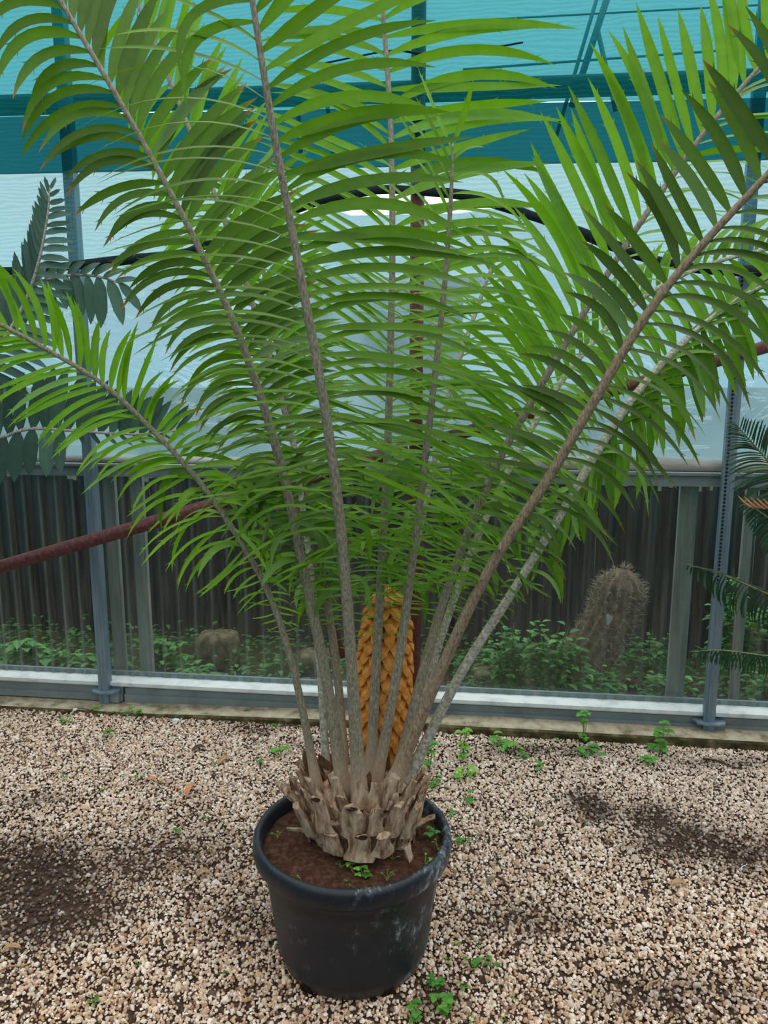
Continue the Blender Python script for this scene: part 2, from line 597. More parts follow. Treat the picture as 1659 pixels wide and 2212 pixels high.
def earth_mask(x, y):
    m = np.zeros_like(x)
    for (cx, cy, rx, ry, k) in PATCHES:
        d = ((x - cx) / rx) ** 2 + ((y - cy) / ry) ** 2
        m = np.maximum(m, k * np.exp(-d * 1.1))
    return m


g = MB()
nx, ny = 90, 70
gx = np.linspace(-3.5, 4.0, nx)
gy = np.linspace(-3.3, 3.6, ny)
for y in gy:
    for x in gx:
        far = (np.array([x, y]) - WA) @ WN
        g.v.append((x, y, -0.004 + 0.006 * mnoise.noise(Vector((x * 2.3, y * 2.3, 0)))))
for j in range(ny - 1):
    for i in range(nx - 1):
        a = j * nx + i
        g.f.append((a, a + 1, a + nx + 1, a + nx))
floor_mat = simple('gravel_bed_earth', [(0.25, srgb(40, 30, 26)), (0.5, srgb(72, 56, 48)), (0.75, srgb(112, 92, 80))], 60, 0.95, 0.1, bstr=0.8, bdist=0.01, detail=8)
fl = g.build('floor', floor_mat)
tag(fl, 'earth bed beneath the pale gravel of the greenhouse', None, kind='structure')

# pebbles: far too many to count
NP = 105000
px_ = RNG.uniform(-1.95, 1.95, NP * 2)
py_ = RNG.uniform(1.25, 3.3, NP * 2)
wv_ = (px_ - WA[0]) * WN[0] + (py_ - WA[1]) * WN[1]
edge = np.abs(px_) < (0.55 * py_ + 0.42)
inpot = (px_ + .081) ** 2 + (py_ - 1.8) ** 2 > 0.17 ** 2
ok = (wv_ > 0.08) & edge & inpot
px_, py_ = px_[ok], py_[ok]
em = earth_mask(px_, py_)
nzv = np.array([mnoise.noise(Vector((a * 3.1, b * 3.1, 4.2))) + 0.5 * mnoise.noise(Vector((a * 9, b * 9, 1.2))) for a, b in zip(px_, py_)])
em = np.clip(em + nzv * 0.35 * (0.25 + em), 0, 1)
keep = RNG.random(len(px_)) > em * 0.62
px_, py_, em, nzv = px_[keep][:NP], py_[keep][:NP], em[keep][:NP], nzv[keep][:NP]
n = len(px_)
ring = 6
ang = np.arange(ring) * 2 * np.pi / ring
proto = np.concatenate([np.stack([np.cos(ang), np.sin(ang), np.full(ring, -0.3)], 1),
                        np.stack([0.72 * np.cos(ang + .3), 0.72 * np.sin(ang + .3), np.full(ring, 0.75)], 1)])
K = 12
size = RNG.lognormal(math.log(0.0043), 0.3, n)
asp = RNG.uniform(0.6, 0.95, n)
hgt = RNG.uniform(0.5, 0.85, n)
rot = RNG.uniform(0, 2 * np.pi, n)
V = np.repeat(proto[None], n, 0) * (1 + RNG.normal(0, 0.16, (n, K, 3)))
V[:, :, 0] *= size[:, None]
V[:, :, 1] *= (size * asp)[:, None]
V[:, :, 2] *= (size * hgt)[:, None]
# tip every pebble a little
tx = RNG.normal(0, 0.35, n)
c, s = np.cos(tx)[:, None], np.sin(tx)[:, None]
V[:, :, 0], V[:, :, 2] = V[:, :, 0] * c - V[:, :, 2] * s, V[:, :, 0] * s + V[:, :, 2] * c
c, s = np.cos(rot)[:, None], np.sin(rot)[:, None]
V[:, :, 0], V[:, :, 1] = V[:, :, 0] * c - V[:, :, 1] * s, V[:, :, 0] * s + V[:, :, 1] * c
V[:, :, 0] += px_[:, None]
V[:, :, 1] += py_[:, None]
V[:, :, 2] += RNG.uniform(-0.002, 0.0045, n)[:, None]
fq = []
for k in range(ring):
    fq.append((k, (k + 1) % ring, ring + (k + 1) % ring, ring + k))
fq = np.array(fq)
cap = np.array([[ring, ring + 1, ring + 2, ring + 3], [ring, ring + 3, ring + 4, ring + 5]])
fq = np.concatenate([fq, cap])
F = (fq[None] + (np.arange(n) * K)[:, None, None]).reshape(-1, 4)
me = bpy.data.meshes.new('gravel')
me.vertices.add(n * K)
me.vertices.foreach_set('co', V.reshape(-1).astype(np.float32))
me.loops.add(len(F) * 4)
me.loops.foreach_set('vertex_index', F.reshape(-1).astype(np.int32))
me.polygons.add(len(F))
me.polygons.foreach_set('loop_start', np.arange(0, len(F) * 4, 4, dtype=np.int32))
me.update(calc_edges=True)
me.polygons.foreach_set('use_smooth', np.ones(len(F), bool))
pal = np.array([srgb(226, 208, 190), srgb(240, 230, 220), srgb(206, 178, 150), srgb(188, 152, 122), srgb(214, 194, 176), srgb(150, 120, 100), srgb(110, 92, 82)])
pick = RNG.choice(len(pal), n, p=[.27, .17, .2, .13, .13, .06, .04])
pc = pal[pick] * np.array([1.1, 1.07, 1.07]) * RNG.uniform(0.85, 1.15, n)[:, None]
# lighter towards the back right, warmer in front
back_pale = np.clip((py_ - 1.9) / 0.9, 0, 1) * np.clip(0.6 + px_ * 0.35, 0.15, 1)
pc = pc * (1 - 0.3 * back_pale[:, None]) + np.array(srgb(238, 228, 222)) * 0.3 * back_pale[:, None]
warm = np.clip((2.0 - py_) / 0.5, 0, 1)[:, None] * 0.3
pc = pc * (1 - warm) + pc * np.array([1.0, .88, .74]) * warm
dirt = np.array(srgb(52, 41, 38))
mix = np.clip(em * RNG.uniform(0.45, 1.4, n), 0, 0.93)[:, None]
pc = pc * (1 - mix) + dirt * mix
ca = me.color_attributes.new('Col', 'FLOAT_COLOR', 'POINT')
ca.data.foreach_set('color', np.repeat(np.concatenate([pc, np.ones((n, 1))], 1), K, 0).astype(np.float32).ravel())
me.materials.append(M['gravel'])
gr = link(bpy.data.objects.new('gravel', me))
tag(gr, 'loose cream and tan pebbles covering the greenhouse floor', 'gravel', kind='stuff')

# ground outside, seen through the panes and the film
g = MB()
g.box([(-30, 60, -.12), (30, 60, -.12), (30, 3.4, -.12), (-30, 3.4, -.12), (-30, 60, -.03), (30, 60, -.03), (30, 3.4, -.03), (-30, 3.4, -.03)])
g.v[:] = g.v[:]
og = g.build('ground_outside', M['outer_ground'], smooth=False)
tag(og, 'dull green and brown earth outside beyond the greenhouse wall', None, kind='structure')

# ------------------------------------------------------------------ end wall of the greenhouse
S0, S1 = -2.19, 5.24
wall = bpy.data.objects.new('wall_back', None)
wall.location = wp(0, 0, 0)
link(wall)
tag(wall, 'greenhouse end wall of clear corrugated sheets with plastic film above', None, kind='structure')

# kerb
g = MB()
ns = 60
prof = [(-0.14, -0.05), (-0.14, 0.014), (0.05, 0.014), (0.085, 0.012), (0.094, 0.004), (0.10, -0.05)]
for i in range(ns + 1):
    s_ = S0 + (S1 - S0) * i / ns
    lift = 0.024 * min(1, max(0, (s_ - 0.1) / 1.2))
    for (w, z) in prof:
        j = 0.006 * mnoise.noise(Vector((s_ * 9, w * 30, z * 20)))
        g.v.append(tuple(wp(s_, w + j * (1 if w > 0.08 else 0) - 0.01 * mnoise.noise(Vector((s_ * 2, 0, 7))) * (w > .05), z + lift * (z > 0) + (j * .6 if z > 0 else 0))))
k = len(prof)
for i in range(ns):
    for j in range(k - 1):
        a = i * k + j
        g.f.append((a, a + 1, a + k + 1, a + k))
kb = g.build('trim_1', M['concrete'], sharp=40)
kb.data.materials.append(simple('mossy_kerb_face', [(0.3, srgb(44, 40, 26)), (0.5, srgb(78, 72, 48)), (0.75, srgb(128, 116, 88))], 22, 0.95, 0.1, bstr=0.6, bdist=0.008, detail=8))
for p_ in kb.data.polygons:
    if p_.index % 5 >= 3:
        p_.material_index = 1
tag(kb, 'low mossy concrete kerb along the foot of the greenhouse wall', None, kind='structure')


def wallpart(name, mat, boxes, label=None):
    b = MB()
    for bx in boxes:
        b.wbox(*bx)
    return b.build(name, mat, wall, smooth=False, label=label)


cut = wall_px(264, 1490, 0)[0]
wallpart('base_beam', M['beam'], [(S0, cut - .004, -0.075, -0.015, 0.02, 0.085), (S0, cut - .004, -0.015, -0.005, 0.02, 0.05)], 'grey metal base beam, left length')
wallpart('base_beam', M['beam'], [(cut + .004, S1, -0.08, -0.02, 0.015, 0.08), (cut + .004, S1, -0.02, -0.008, 0.015, 0.052)], 'grey metal base beam, right length')
wallpart('sill', M['sill'], [(S0, S1, -0.085, -0.002, 0.094, 0.108), (S0, S1, -0.085, -0.012, 0.086, 0.094)], 'white sill strip')
wallpart('glazing_strip', M['beam'], [(S0, S1, -0.098, -0.085, 0.10, 0.128)], 'grey glazing strip above the sill')
wallpart('top_rail', M['beam'], [(S0, S1, -0.10, -0.06, 1.018, 1.07), (S0, S1, -0.06, -0.045, 1.062, 1.07)], 'grey metal rail above the panes')

# corrugated clear panels, one per bay
PER = 0.076


def panel(s0, s1, label, grime_glint):
    b = MB()
    per = 12
    m_ = int((s1 - s0) / PER * per)
    for j, z in enumerate((0.105, 0.4, 0.72, 1.03)):
        for i in range(m_ + 1):
            s_ = s0 + (s1 - s0) * i / m_
            ph = s_ / PER * 2 * math.pi
            b.v.append(tuple(wp(s_, -0.082 + 0.006 * math.sin(ph), z)))
            k_ = max(0, math.sin(ph)) ** 8 * grime_glint
            b.c.append((k_, k_, k_))
    for j in range(3):
        for i in range(m_):
            a = j * (m_ + 1) + i
            b.f.append((a, a + 1, a + m_ + 2, a + m_ + 1))
    return b.build('pane', M['pane'], wall, label=label)


panel(S0, 0.0, 'clear corrugated sheet left of the left post', 1.1)
panel(0.0, wall_px(870, 1300, -.08)[0], 'clear corrugated sheet left of the cone', 0.6)
panel(wall_px(870, 1300, -.08)[0], WLEN - 0.02, 'clear corrugated sheet right of the cone', 0.24)
panel(WLEN - 0.02, S1, 'clear corrugated sheet right of the right post', 0.42)
# pale battens behind the sheets
for (xa, xb, ya) in [(246, 271, 1400), (303, 329, 1400), (1452, 1490, 1300), (1592, 1612, 1300)]:
    a = wall_px(xa, ya, -0.13)[0]
    b_ = wall_px(xb, ya, -0.13)[0]
    wallpart('batten', M['batten'], [(a, b_, -0.145, -0.12, 0.02, 1.05)])

# unseen other sides of the house, dark net added to cut side light
FLZ = 2.35
for (nm, a_, b_, lab) in [('wall_left', (-3.4, -3.2), (-3.4, 3.54), 'unseen left side of the greenhouse, dark net added to cut side light'), ('wall_right', (3.9, 2.645), (3.9, -3.2), 'unseen right side of the greenhouse, dark net added to cut side light'),
                          ('wall_front', (3.9, -3.2), (-3.4, -3.2), 'unseen front side of the greenhouse, dark net added to cut side light')]:
    b = MB()
    for i in range(25):
        u = i / 24
        x, y = a_[0] + (b_[0] - a_[0]) * u, a_[1] + (b_[1] - a_[1]) * u
        for z in (-.02, .6, 1.2, 1.8, FLZ):
            j = .03 * mnoise.noise(Vector((x * 2, y * 2, z * 3)))
            b.v.append((x + j, y + j, z))
    for i in range(24):
        for k in range(4):
            q = i * 5 + k
            b.f.append((q, q + 1, q + 6, q + 5))
    o = b.build(nm, M['net_dense'])
    tag(o, lab, None, kind='structure')

sm_s, sm_z = wall_px(1316, 1338, -.07)
b = MB()
for k in range(12):
    a = 2 * math.pi * k / 12
    r_ = (1 + .25 * math.sin(3 * a + 1))
    b.v.append(tuple(wp(sm_s + .013 * r_ * math.cos(a), -.0745, sm_z + .024 * r_ * math.sin(a))))
b.v.append(tuple(wp(sm_s, -.072, sm_z)))
b.f = [(k, (k + 1) % 12, 12) for k in range(12)]
b.build('smudge', M['batten'], wall, label='pale smudge on the pane in front of the cactus')

# rolled-up plastic on the rail
g = MB()
pts, rad = [], []
for i in range(81):
    s_ = S0 + (S1 - S0) * i / 80
    bulge = max(0, min(1, (s_ - 1.4) / 0.6))
    rad.append(0.017 + 0.012 * bulge + 0.004 * mnoise.noise(Vector((s_ * 5, 5, 0))))
    pts.append(wp(s_, -0.07 + 0.006 * mnoise.noise(Vector((s_ * 3, 0, 0))), 1.073 + rad[-1]))
g.tube(pts, rad, 12)
ro = g.build('plastic_roll', M['roll'])
tag(ro, 'long whitish roll of plastic film lying along the grey top rail', 'plastic roll')

# film
HEM = [(-420, 640), (-150, 590), (60, 585), (180, 572), (400, 548), (560, 482), (700, 432), (830, 408), (1000, 420), (1100, 450), (1250, 502), (1400, 560), (1500, 580), (1700, 590), (2000, 620)]
NW = 0.1
hem = [wall_px(x, y, NW) for x, y in HEM]
hs = np.array([h[0] for h in hem])
hz = np.array([h[1] for h in hem])


g = MB()
m_, k_ = 70, 34
sg0, zg0 = wall_px(720, 460, -.09)
sg1, zg1 = wall_px(1060, 478, -.09)
for i in range(m_ + 1):
    s_ = S0 + (S1 - S0) * i / m_
    top = 3.1
    c_ = (sg0 + sg1) / 2
    h_ = (sg1 - sg0) / 2
    d_ = abs(s_ - c_) / h_
    dip = max(0.0, 1 - max(0, (d_ - 0.75)) / 0.45)
    dip = dip * dip * (3 - 2 * dip)
    top = (float(np.interp(s_, hs, hz)) + .03) * (1 - dip) + (zg0 - 0.012) * dip
    for j in range(k_ + 1):
        t = j / k_
        z = 1.09 + (top - 1.09) * t
        w = -0.09 + 0.02 * mnoise.noise(Vector((s_ * 1.6, z * 2.0, 3))) + 0.010 * mnoise.noise(Vector((s_ * 4, z * 7, 9)))
        g.v.append(tuple(wp(s_, w, z)))
for i in range(m_):
    for j in range(k_):
        a = i * (k_ + 1) + j
        g.f.append((a, a + 1, a + k_ + 2, a + k_ + 1))
fm = g.build('plastic_film', M['film'])
tag(fm, 'wrinkled translucent bluish plastic film stretched above the top rail', 'plastic film')

# shade net, hung on the inside of the posts
def net_sheet(name, mat, zlo, zhi, w0, label, cat, wav=0.012, s0=S0 + .12, s1=S1 - .12, parent=None):
    b = MB()
    m__, k__ = 80, 26
    for i in range(m__ + 1):
        s_ = s0 + (s1 - s0) * i / m__
        a, c_ = zlo(s_), zhi(s_)
        for j in range(k__ + 1):
            z = a + (c_ - a) * j / k__
            w = w0 + wav * mnoise.noise(Vector((s_ * 1.4, z * 3.5, 11))) + wav * .5 * mnoise.noise(Vector((s_ * 2.5, z * 12, 5)))
            b.v.append(tuple(wp(s_, w, z)))
    for i in range(m__):
        for j in range(k__):
            q_ = i * (k__ + 1) + j
            b.f.append((q_, q_ + 1, q_ + k__ + 2, q_ + k__ + 1))
    o = b.build(name, mat, parent)
    if cat:
        tag(o, label, cat)
    return o


def zline(x0, y0, x1, y1, w=NW):
    a, b = wall_px(x0, y0, w), wall_px(x1, y1, w)
    return lambda s_: a[1] + (b[1] - a[1]) * (s_ - a[0]) / (b[0] - a[0])


hemz = lambda s_: float(np.interp(s_, hs, hz))
band_lo = zline(0, 372, 1180, 350)
band_hi = zline(0, 252, 1250, 220)
net_sheet('shade_net', M['net_pale'], hemz, band_lo, NW, 'pale blue-green shade net below the dark band', 'shade net')
net_sheet('shade_net', M['net_dense'], lambda s_: band_lo(s_) - .006, band_hi, NW - .004, 'dense dark teal folded band of shade net', 'shade net', 0.006)
net_sheet('shade_net', M['net_teal'], band_hi, lambda s_: 3.05, NW, 'bright teal upper shade net at the top of the picture', 'shade net', 0.02)
g = MB()
hp, hr = [], []
for s_ in np.linspace(S0 + .12, S1 - .12, 110):
    hp.append(wp(s_, NW + .006, hemz(s_)))
    hr.append(0.009 + 0.012 * abs(mnoise.noise(Vector((s_ * 2.2, 0, 3)))) + 0.006)
g.tube(hp, hr, 8)
hm = g.build('net_hem', M['hem'])
tag(hm, 'black rolled lower hem of the shade net arching over the middle', 'net hem')
# loose black cord on the upper net
g = MB()
cp = [wall_px(x, y, NW + .02) for x, y in [(640, 150), (760, 125), (850, 110), (930, 118), (1000, 108), (1060, 104), (1130, 92)]]
g.tube(catmull([wp(s_, NW + .022, z) for s_, z in cp], 40), [0.003 + 0.006 * math.exp(-((i - 24) / 6) ** 2) for i in range(41)], 6)
cd = g.build('cord', M['hem'])
tag(cd, 'thin black cord crossing the upper teal net', 'cord')

# horizontal pipe behind the net and roof struts outside
g = MB()
pa, pb = wall_px(0, 228, -0.065), wall_px(1250, 186, -0.065)
sl = (pb[1] - pa[1]) / (pb[0] - pa[0])
g.tube([wp(S0, -.065, pa[1] + sl * (S0 - pa[0])), wp(S1, -.065, pa[1] + sl * (S1 - pa[0]))], 0.038, 14)
o = g.build('crossbar_pipe', M['rail_pipe'])
tag(o, 'dark horizontal pipe seen through the shade net above its dark band', 'pipe')
tru = thing('roof_truss', wp(1.8, -.5, 2.4), 'thin crossing roof struts showing faintly through the upper right net', 'truss')
for (x0, y0, x1, y1, r) in [(1330, -60, 1235, 230, .014), (1300, -40, 1200, 300, .008), (1290, 60, 1330, 240, .010), (1000, 45, 1750, 5, .004), (1000, 150, 1750, 95, .005), (640, 180, 650, 330, .010), (700, 170, 720, 330, .010)]:
    a, b_ = wall_px(x0, y0, -.5), wall_px(x1, y1, -.5)
    g = MB()
    g.tube([wp(a[0], -.5, a[1]), wp(b_[0], -.5, b_[1])], r, 8)
    g.build('strut', M['beam'], tru)


# posts
def post(s_, label, turn):
    t = thing('support_post', wp(s_, 0, 0), label, 'post', None)
    hw = 0.0215
    b = MB()
    cs = []
    for z in (-0.03, 3.1):
        for k in range(4):
            a = turn + math.pi / 4 + k * math.pi / 2
            cs.append(wp(s_ + hw * 1.414 * math.cos(a), hw * 1.414 * math.sin(a), z))
    b.box(cs)
    b.build('tube', M['post'], t, smooth=False)
    # grooves of the profile
    for q in (-0.4, 0.25):
        b = MB()
        b.wbox(s_ + hw * q - .0015, s_ + hw * q + .0015, hw * .9, hw + .002, 0.09, 3.1)
        b.build('groove', M['beam'], t, smooth=False)
    # flange
    b = MB()
    ol = [(-.062, -.012), (-.05, .03), (-.02, .042), (.03, .042), (.056, .032), (.066, .006), (.06, -.035), (-.05, -.035)]
    m2 = len(ol)
    for z in (.070, .078):
        for (u, w) in ol:
            b.v.append(tuple(wp(s_ + u, w, z)))
    b.f = [tuple(range(m2 - 1, -1, -1)), tuple(range(m2, 2 * m2))] + [(k, (k + 1) % m2, m2 + (k + 1) % m2, m2 + k) for k in range(m2)]
    b.build('flange', M['post'], t, smooth=False, label='flat galvanised flange plate')
    b = MB()
    b.wbox(s_ + .02, s_ + .064, -.03, .012, .02, .07)
    b.build('bracket', M['beam'], t, smooth=False)
    return t


post(0.0, 'galvanised steel post at the left with a flange near its foot', 0.0)
rp = post(WLEN, 'galvanised steel post at the right with a slotted edge and flange', 0.12)
for i in range(95):                                          # slots along the right post, up to the net
    z = 0.62 + i * 0.0145
    if i == 0:
        b = MB()
        b.wbox(WLEN - .016, WLEN - .008, .018, .0245, z, z + .006)
        slot = b.build('slot', M['hem'], rp, smooth=False)
    else:
        c2 = slot.copy()
        COL.objects.link(c2)
        c2.parent = rp
        c2.location = (0, 0, i * 0.0145)

# red-brown pipes
vs_, vz_ = wall_px(897, 1100, 0.06)
g = MB()
g.tube([wp(vs_, 0.06, -0.03), wp(vs_, 0.06, 3.0)], 0.026, 16)
o = g.build('upright_pipe', M['rust'])
tag(o, 'upright red-brown pipe standing behind the orange cone', 'pipe')
g = MB()
# rises from left to right, fixed to the upright
pA = wp(wall_px(-70, 1245, .17)[0], .17, wall_px(-70, 1245, .17)[1])
pB = wp(wall_px(880, 968, .112)[0], .112, wall_px(880, 968, .112)[1])
g.tube([pA + (pA - pB) * .25, pA, pB], 0.027, 16)
o = g.build('sloping_pipe', M['rust'])
tag(o, 'red-brown sloping pipe crossing in front of the left post', 'pipe')
g = MB()
pC = wp(wall_px(905, 962, .112)[0], .112, wall_px(905, 962, .112)[1])
pD = wp(wall_px(1680, 742, .09)[0], .09, wall_px(1680, 742, .09)[1])
g.tube([pC, pD + (pD - pC) * .1], 0.023, 16)
o = g.build('sloping_pipe', M['rust'])
tag(o, 'red-brown sloping pipe rising right behind the fronds', 'pipe')
g = MB()
a, b_ = wall_px(628, 1070, .14), wall_px(742, 1420, .14)
g.tube([wp(a[0], .14, a[1]), wp(b_[0], .14, b_[1])], 0.014, 12)
o = g.build('brace_pipe', M['rust'])
tag(o, 'thin steep red-brown brace below the left sloping pipe', 'pipe')

# ------------------------------------------------------------------ outside: fence, stones, cactus, shrubs
fence = thing('slat_fence', wp(1.0, -1.0, -.03), 'dark weathered slat fence seen through the clear panes', 'fence')
slat_meshes = []
for v_ in range(4):
    rr = random.Random(v_)
    me = bpy.data.meshes.new('slat')
    w_ = 0.0145 + 0.0015 * v_
    b = []
    for z in (0, .45, .95):
        j = rr.uniform(-.003, .003)
        b += [(-w_ + j, -.006, z), (w_ + j, -.006, z), (w_ + j, .006, z), (-w_ + j, .006, z)]
    f_ = [(3, 2, 1, 0), (8, 9, 10, 11)]
    for L_ in (0, 4):
        for k in range(4):
            f_.append((L_ + k, L_ + (k + 1) % 4, L_ + 4 + (k + 1) % 4, L_ + 4 + k))
    me.from_pydata(b, [], f_)
    me.materials.append(M['slat'])
    slat_meshes.append(me)
wall_ang = math.atan2(WU[1], WU[0])
s_ = -1.7
i = 0
while s_ < 4.6:
    o = bpy.data.objects.new('slat', slat_meshes[random.randrange(4)])
    link(o, fence)
    p_ = wp(s_, -1.0 + random.uniform(-.008, .008), -.03) - np.array(fence.location)
    o.location = p_
    o.rotation_euler = (random.uniform(-.01, .01), random.uniform(-.008, .008), wall_ang + random.uniform(-.15, .15))
    o.scale = (1, 1, random.uniform(.93, 1.02))
    s_ += random.uniform(.0255, .0295)
    i += 1
b = MB()
for z in (.2, .75):
    b.tube([wp(-1.8, -1.025, z), wp(4.7, -1.025, z)], .012, 6)
b.build('fence_wire_rail', M['slat'], fence)

# far shed behind the film
sa, sb = at(560, 700, 8.0), at(1000, 700, 8.0)
sh = thing('shed', (0.5 * (sa[0] + sb[0]), 8.5, -.03), 'dark blue-grey shed blurred behind the film in the middle', 'shed')
b = MB()
b.box([(sa[0], 8, -.03), (sb[0], 8, -.03), (sb[0], 10, -.03), (sa[0], 10, -.03), (sa[0], 8, 2.25), (sb[0], 8, 2.25), (sb[0], 10, 2.25), (sa[0], 10, 2.25)])
b.build('shed_wall', M['shed'], sh, smooth=False)
b = MB()
b.box([(sa[0] - .2, 7.8, 2.25), (sb[0] + .2, 7.8, 2.25), (sb[0] + .2, 10.2, 2.45), (sa[0] - .2, 10.2, 2.45), (sa[0] - .2, 7.8, 2.33), (sb[0] + .2, 7.8, 2.33), (sb[0] + .2, 10.2, 2.53), (sa[0] - .2, 10.2, 2.53)])
b.build('shed_roof', M['shed'], sh, smooth=False)

# rough stones low behind the left pane
for (px, py, sx, sz, lab) in [(470, 1400, .115, .20, 'rough pale stone block behind the pane left of the fronds'), (680, 1420, .08, .12, 'small rough stone behind the pane beside the left petioles'), (1050, 1490, .07, .07, 'low rough stone behind the pane under the green shrub')]:
    s__, z__ = wall_px(px, py, -.55)
    c_ = wp(s__, -.55, 0)
    b = MB()
    nu, nv = 10, 7
    for j in range(nv + 1):
        for i in range(nu):
            th = 2 * math.pi * i / nu
            ph = -math.pi / 2 + math.pi * j / nv
            d = np.array([math.copysign(abs(math.cos(th) * math.cos(ph)) ** .5, math.cos(th)), math.copysign(abs(math.sin(th) * math.cos(ph)) ** .5, math.sin(th)), math.copysign(abs(math.sin(ph)) ** .5, math.sin(ph))])
            q = c_ + d * np.array([sx, .08, sz * .5]) * (1 + .18 * mnoise.noise(Vector(d * 2 + px)))
            q[2] += sz * .5 - .03
            b.v.append(tuple(q))
    for j in range(nv):
        for i in range(nu):
            b.f.append((j * nu + i, j * nu + (i + 1) % nu, (j + 1) * nu + (i + 1) % nu, (j + 1) * nu + i))
    o = b.build('stone_block', M['stone'])
    tag(o, lab, 'stone')

# cactus
ctop, cmid, cbot = [np.array(wp(*(lambda q: (q[0], -.45, q[1]))(wall_px(px, py, -.45)))) for px, py in [(1352, 1226), (1322, 1325), (1262, 1430)]]
cac = thing('columnar_cactus', (cbot[0] - .12, cbot[1], -.03), 'leaning brown spiny columnar cactus behind the right pane', 'cactus')
axis = catmull([np.array([cbot[0] - .12, cbot[1], -.04]), cbot, cmid, ctop], 26)
b = MB()
ribs = 15
nn = ribs * 4
for i, c_ in enumerate(axis):
    t = i / 26
    R = 0.105 * (1 - max(0, (t - .82) / .18) ** 2.2 * .93)
    tan = unit(axis[min(i + 1, 26)] - axis[max(i - 1, 0)])
    a1 = unit(np.cross(tan, [0, 1, 0]))
    a2 = np.cross(tan, a1)
    for k in range(nn):
        th = 2 * math.pi * k / nn
        r = R * (1 + .09 * math.cos(ribs * th))
        b.v.append(tuple(c_ + r * (math.cos(th) * a1 + math.sin(th) * a2)))
for i in range(26):
    for k in range(nn):
        b.f.append((i * nn + k, i * nn + (k + 1) % nn, (i + 1) * nn + (k + 1) % nn, (i + 1) * nn + k))
b.f.append(tuple(26 * nn + k for k in range(nn)))
b.build('body', M['cactus'], cac)
b = MB()
for i in range(4, 27):
    t = i / 26
    R = 0.105 * (1 - max(0, (t - .82) / .18) ** 2.2 * .93)
    tan = unit(axis[min(i + 1, 26)] - axis[max(i - 1, 0)])
    a1 = unit(np.cross(tan, [0, 1, 0]))
    a2 = np.cross(tan, a1)
    for k in range(ribs):
        th = 2 * math.pi * k / ribs
        d = math.cos(th) * a1 + math.sin(th) * a2
        p0 = axis[i] + d * R * 1.08
        for q in range(6):
            dd = unit(d + RNG.normal(0, .55, 3) + tan * (.5 if t > .85 else 0))
            L_ = random.uniform(.02, .042)
            sd = unit(np.cross(dd, RNG.normal(0, 1, 3))) * .0014
            b.add([p0 + sd, p0 - sd, p0 + dd * L_], [(0, 1, 2)])
b.build('spines', M['spine'], cac, smooth=False, kind='stuff')


# leafy growth outside
def leaf_blade(b, base, d, up, L_, W_, tint, fold=.15, droop=.25, tipb=0.0):
    d = unit(d)
    sd = unit(np.cross(d, up))
    nrm = np.cross(sd, d)
    vs, cs = [], []
    prof_ = [(0, .08), (.2, .75), (.45, 1), (.75, .62), (1, .02)]
    for (t, w_) in prof_:
        c_ = base + d * L_ * t - np.array([0, 0, 1]) * droop * L_ * t * t
        vs += [c_ - sd * W_ * .5 * w_ + nrm * fold * W_ * w_, c_, c_ + sd * W_ * .5 * w_ + nrm * fold * W_ * w_]
        cs += [(tint, tipb * t, 0)] * 3
    fs = []
    for i in range(len(prof_) - 1):
        fs += [(i * 3, i * 3 + 1, i * 3 + 4, i * 3 + 3), (i * 3 + 1, i * 3 + 2, i * 3 + 5, i * 3 + 4)]
    b.add(vs, fs, cs)


def shrub(px, py_top, w, rad, label, nst, tint, leafsize=.05, name='leafy_shrub'):
    s__, zt = wall_px(px, py_top, w)
    base = wp(s__, w, -.03)
    t = thing(name, base, label, 'shrub', None)
    H = zt + .03
    st = MB()
    lv = []
    for k in range(nst):
        a = random.uniform(0, 2 * math.pi)
        r = rad * math.sqrt(random.random())
        tip = base + np.array([math.cos(a) * r, math.sin(a) * r * .5, H * (1 - .45 * (r / rad) ** 2) * random.uniform(.75, 1.05)])
        mid = base + (tip - base) * .5 + np.array([0, 0, .06 * H]) - np.array([math.cos(a), math.sin(a), 0]) * r * .15
        cv = catmull([base + np.array([math.cos(a), math.sin(a) * .5, 0]) * r * .35, mid, tip], 8)
        st.tube(cv, [.003 * (1 - i / 12) for i in range(9)], 5, caps=False)
        nl = int(7 + H * 18)
        for q in range(nl):
            u = .25 + .75 * q / nl
            p_ = cv[min(8, int(u * 8))] + RNG.normal(0, .012, 3)
            a2 = q * 2.4 + random.uniform(-.3, .3)
            d = np.array([math.cos(a2), math.sin(a2), random.uniform(.0, .55)])
            lv.append((p_, d, leafsize * random.uniform(.65, 1.2), tint + random.uniform(-.25, .3)))
    st.build('stems', M['stem'], t)
    lv.sort(key=lambda q: -q[2] - (-q[0][1]) * .5)
    rest = MB()
    for i, (p_, d, L_, tn) in enumerate(lv):
        if i < 14:
            one = MB()
            leaf_blade(one, p_, d, np.array([0, 0, 1.]), L_, L_ * .6, min(1, max(0, tn)))
            one.build('leaf', M['shrub'], t)
        else:
            leaf_blade(rest, p_, d, np.array([0, 0, 1.]), L_, L_ * .6, min(1, max(0, tn)))
    if rest.v:
        rest.build('foliage', M['shrub'], t, kind='stuff')
    return t


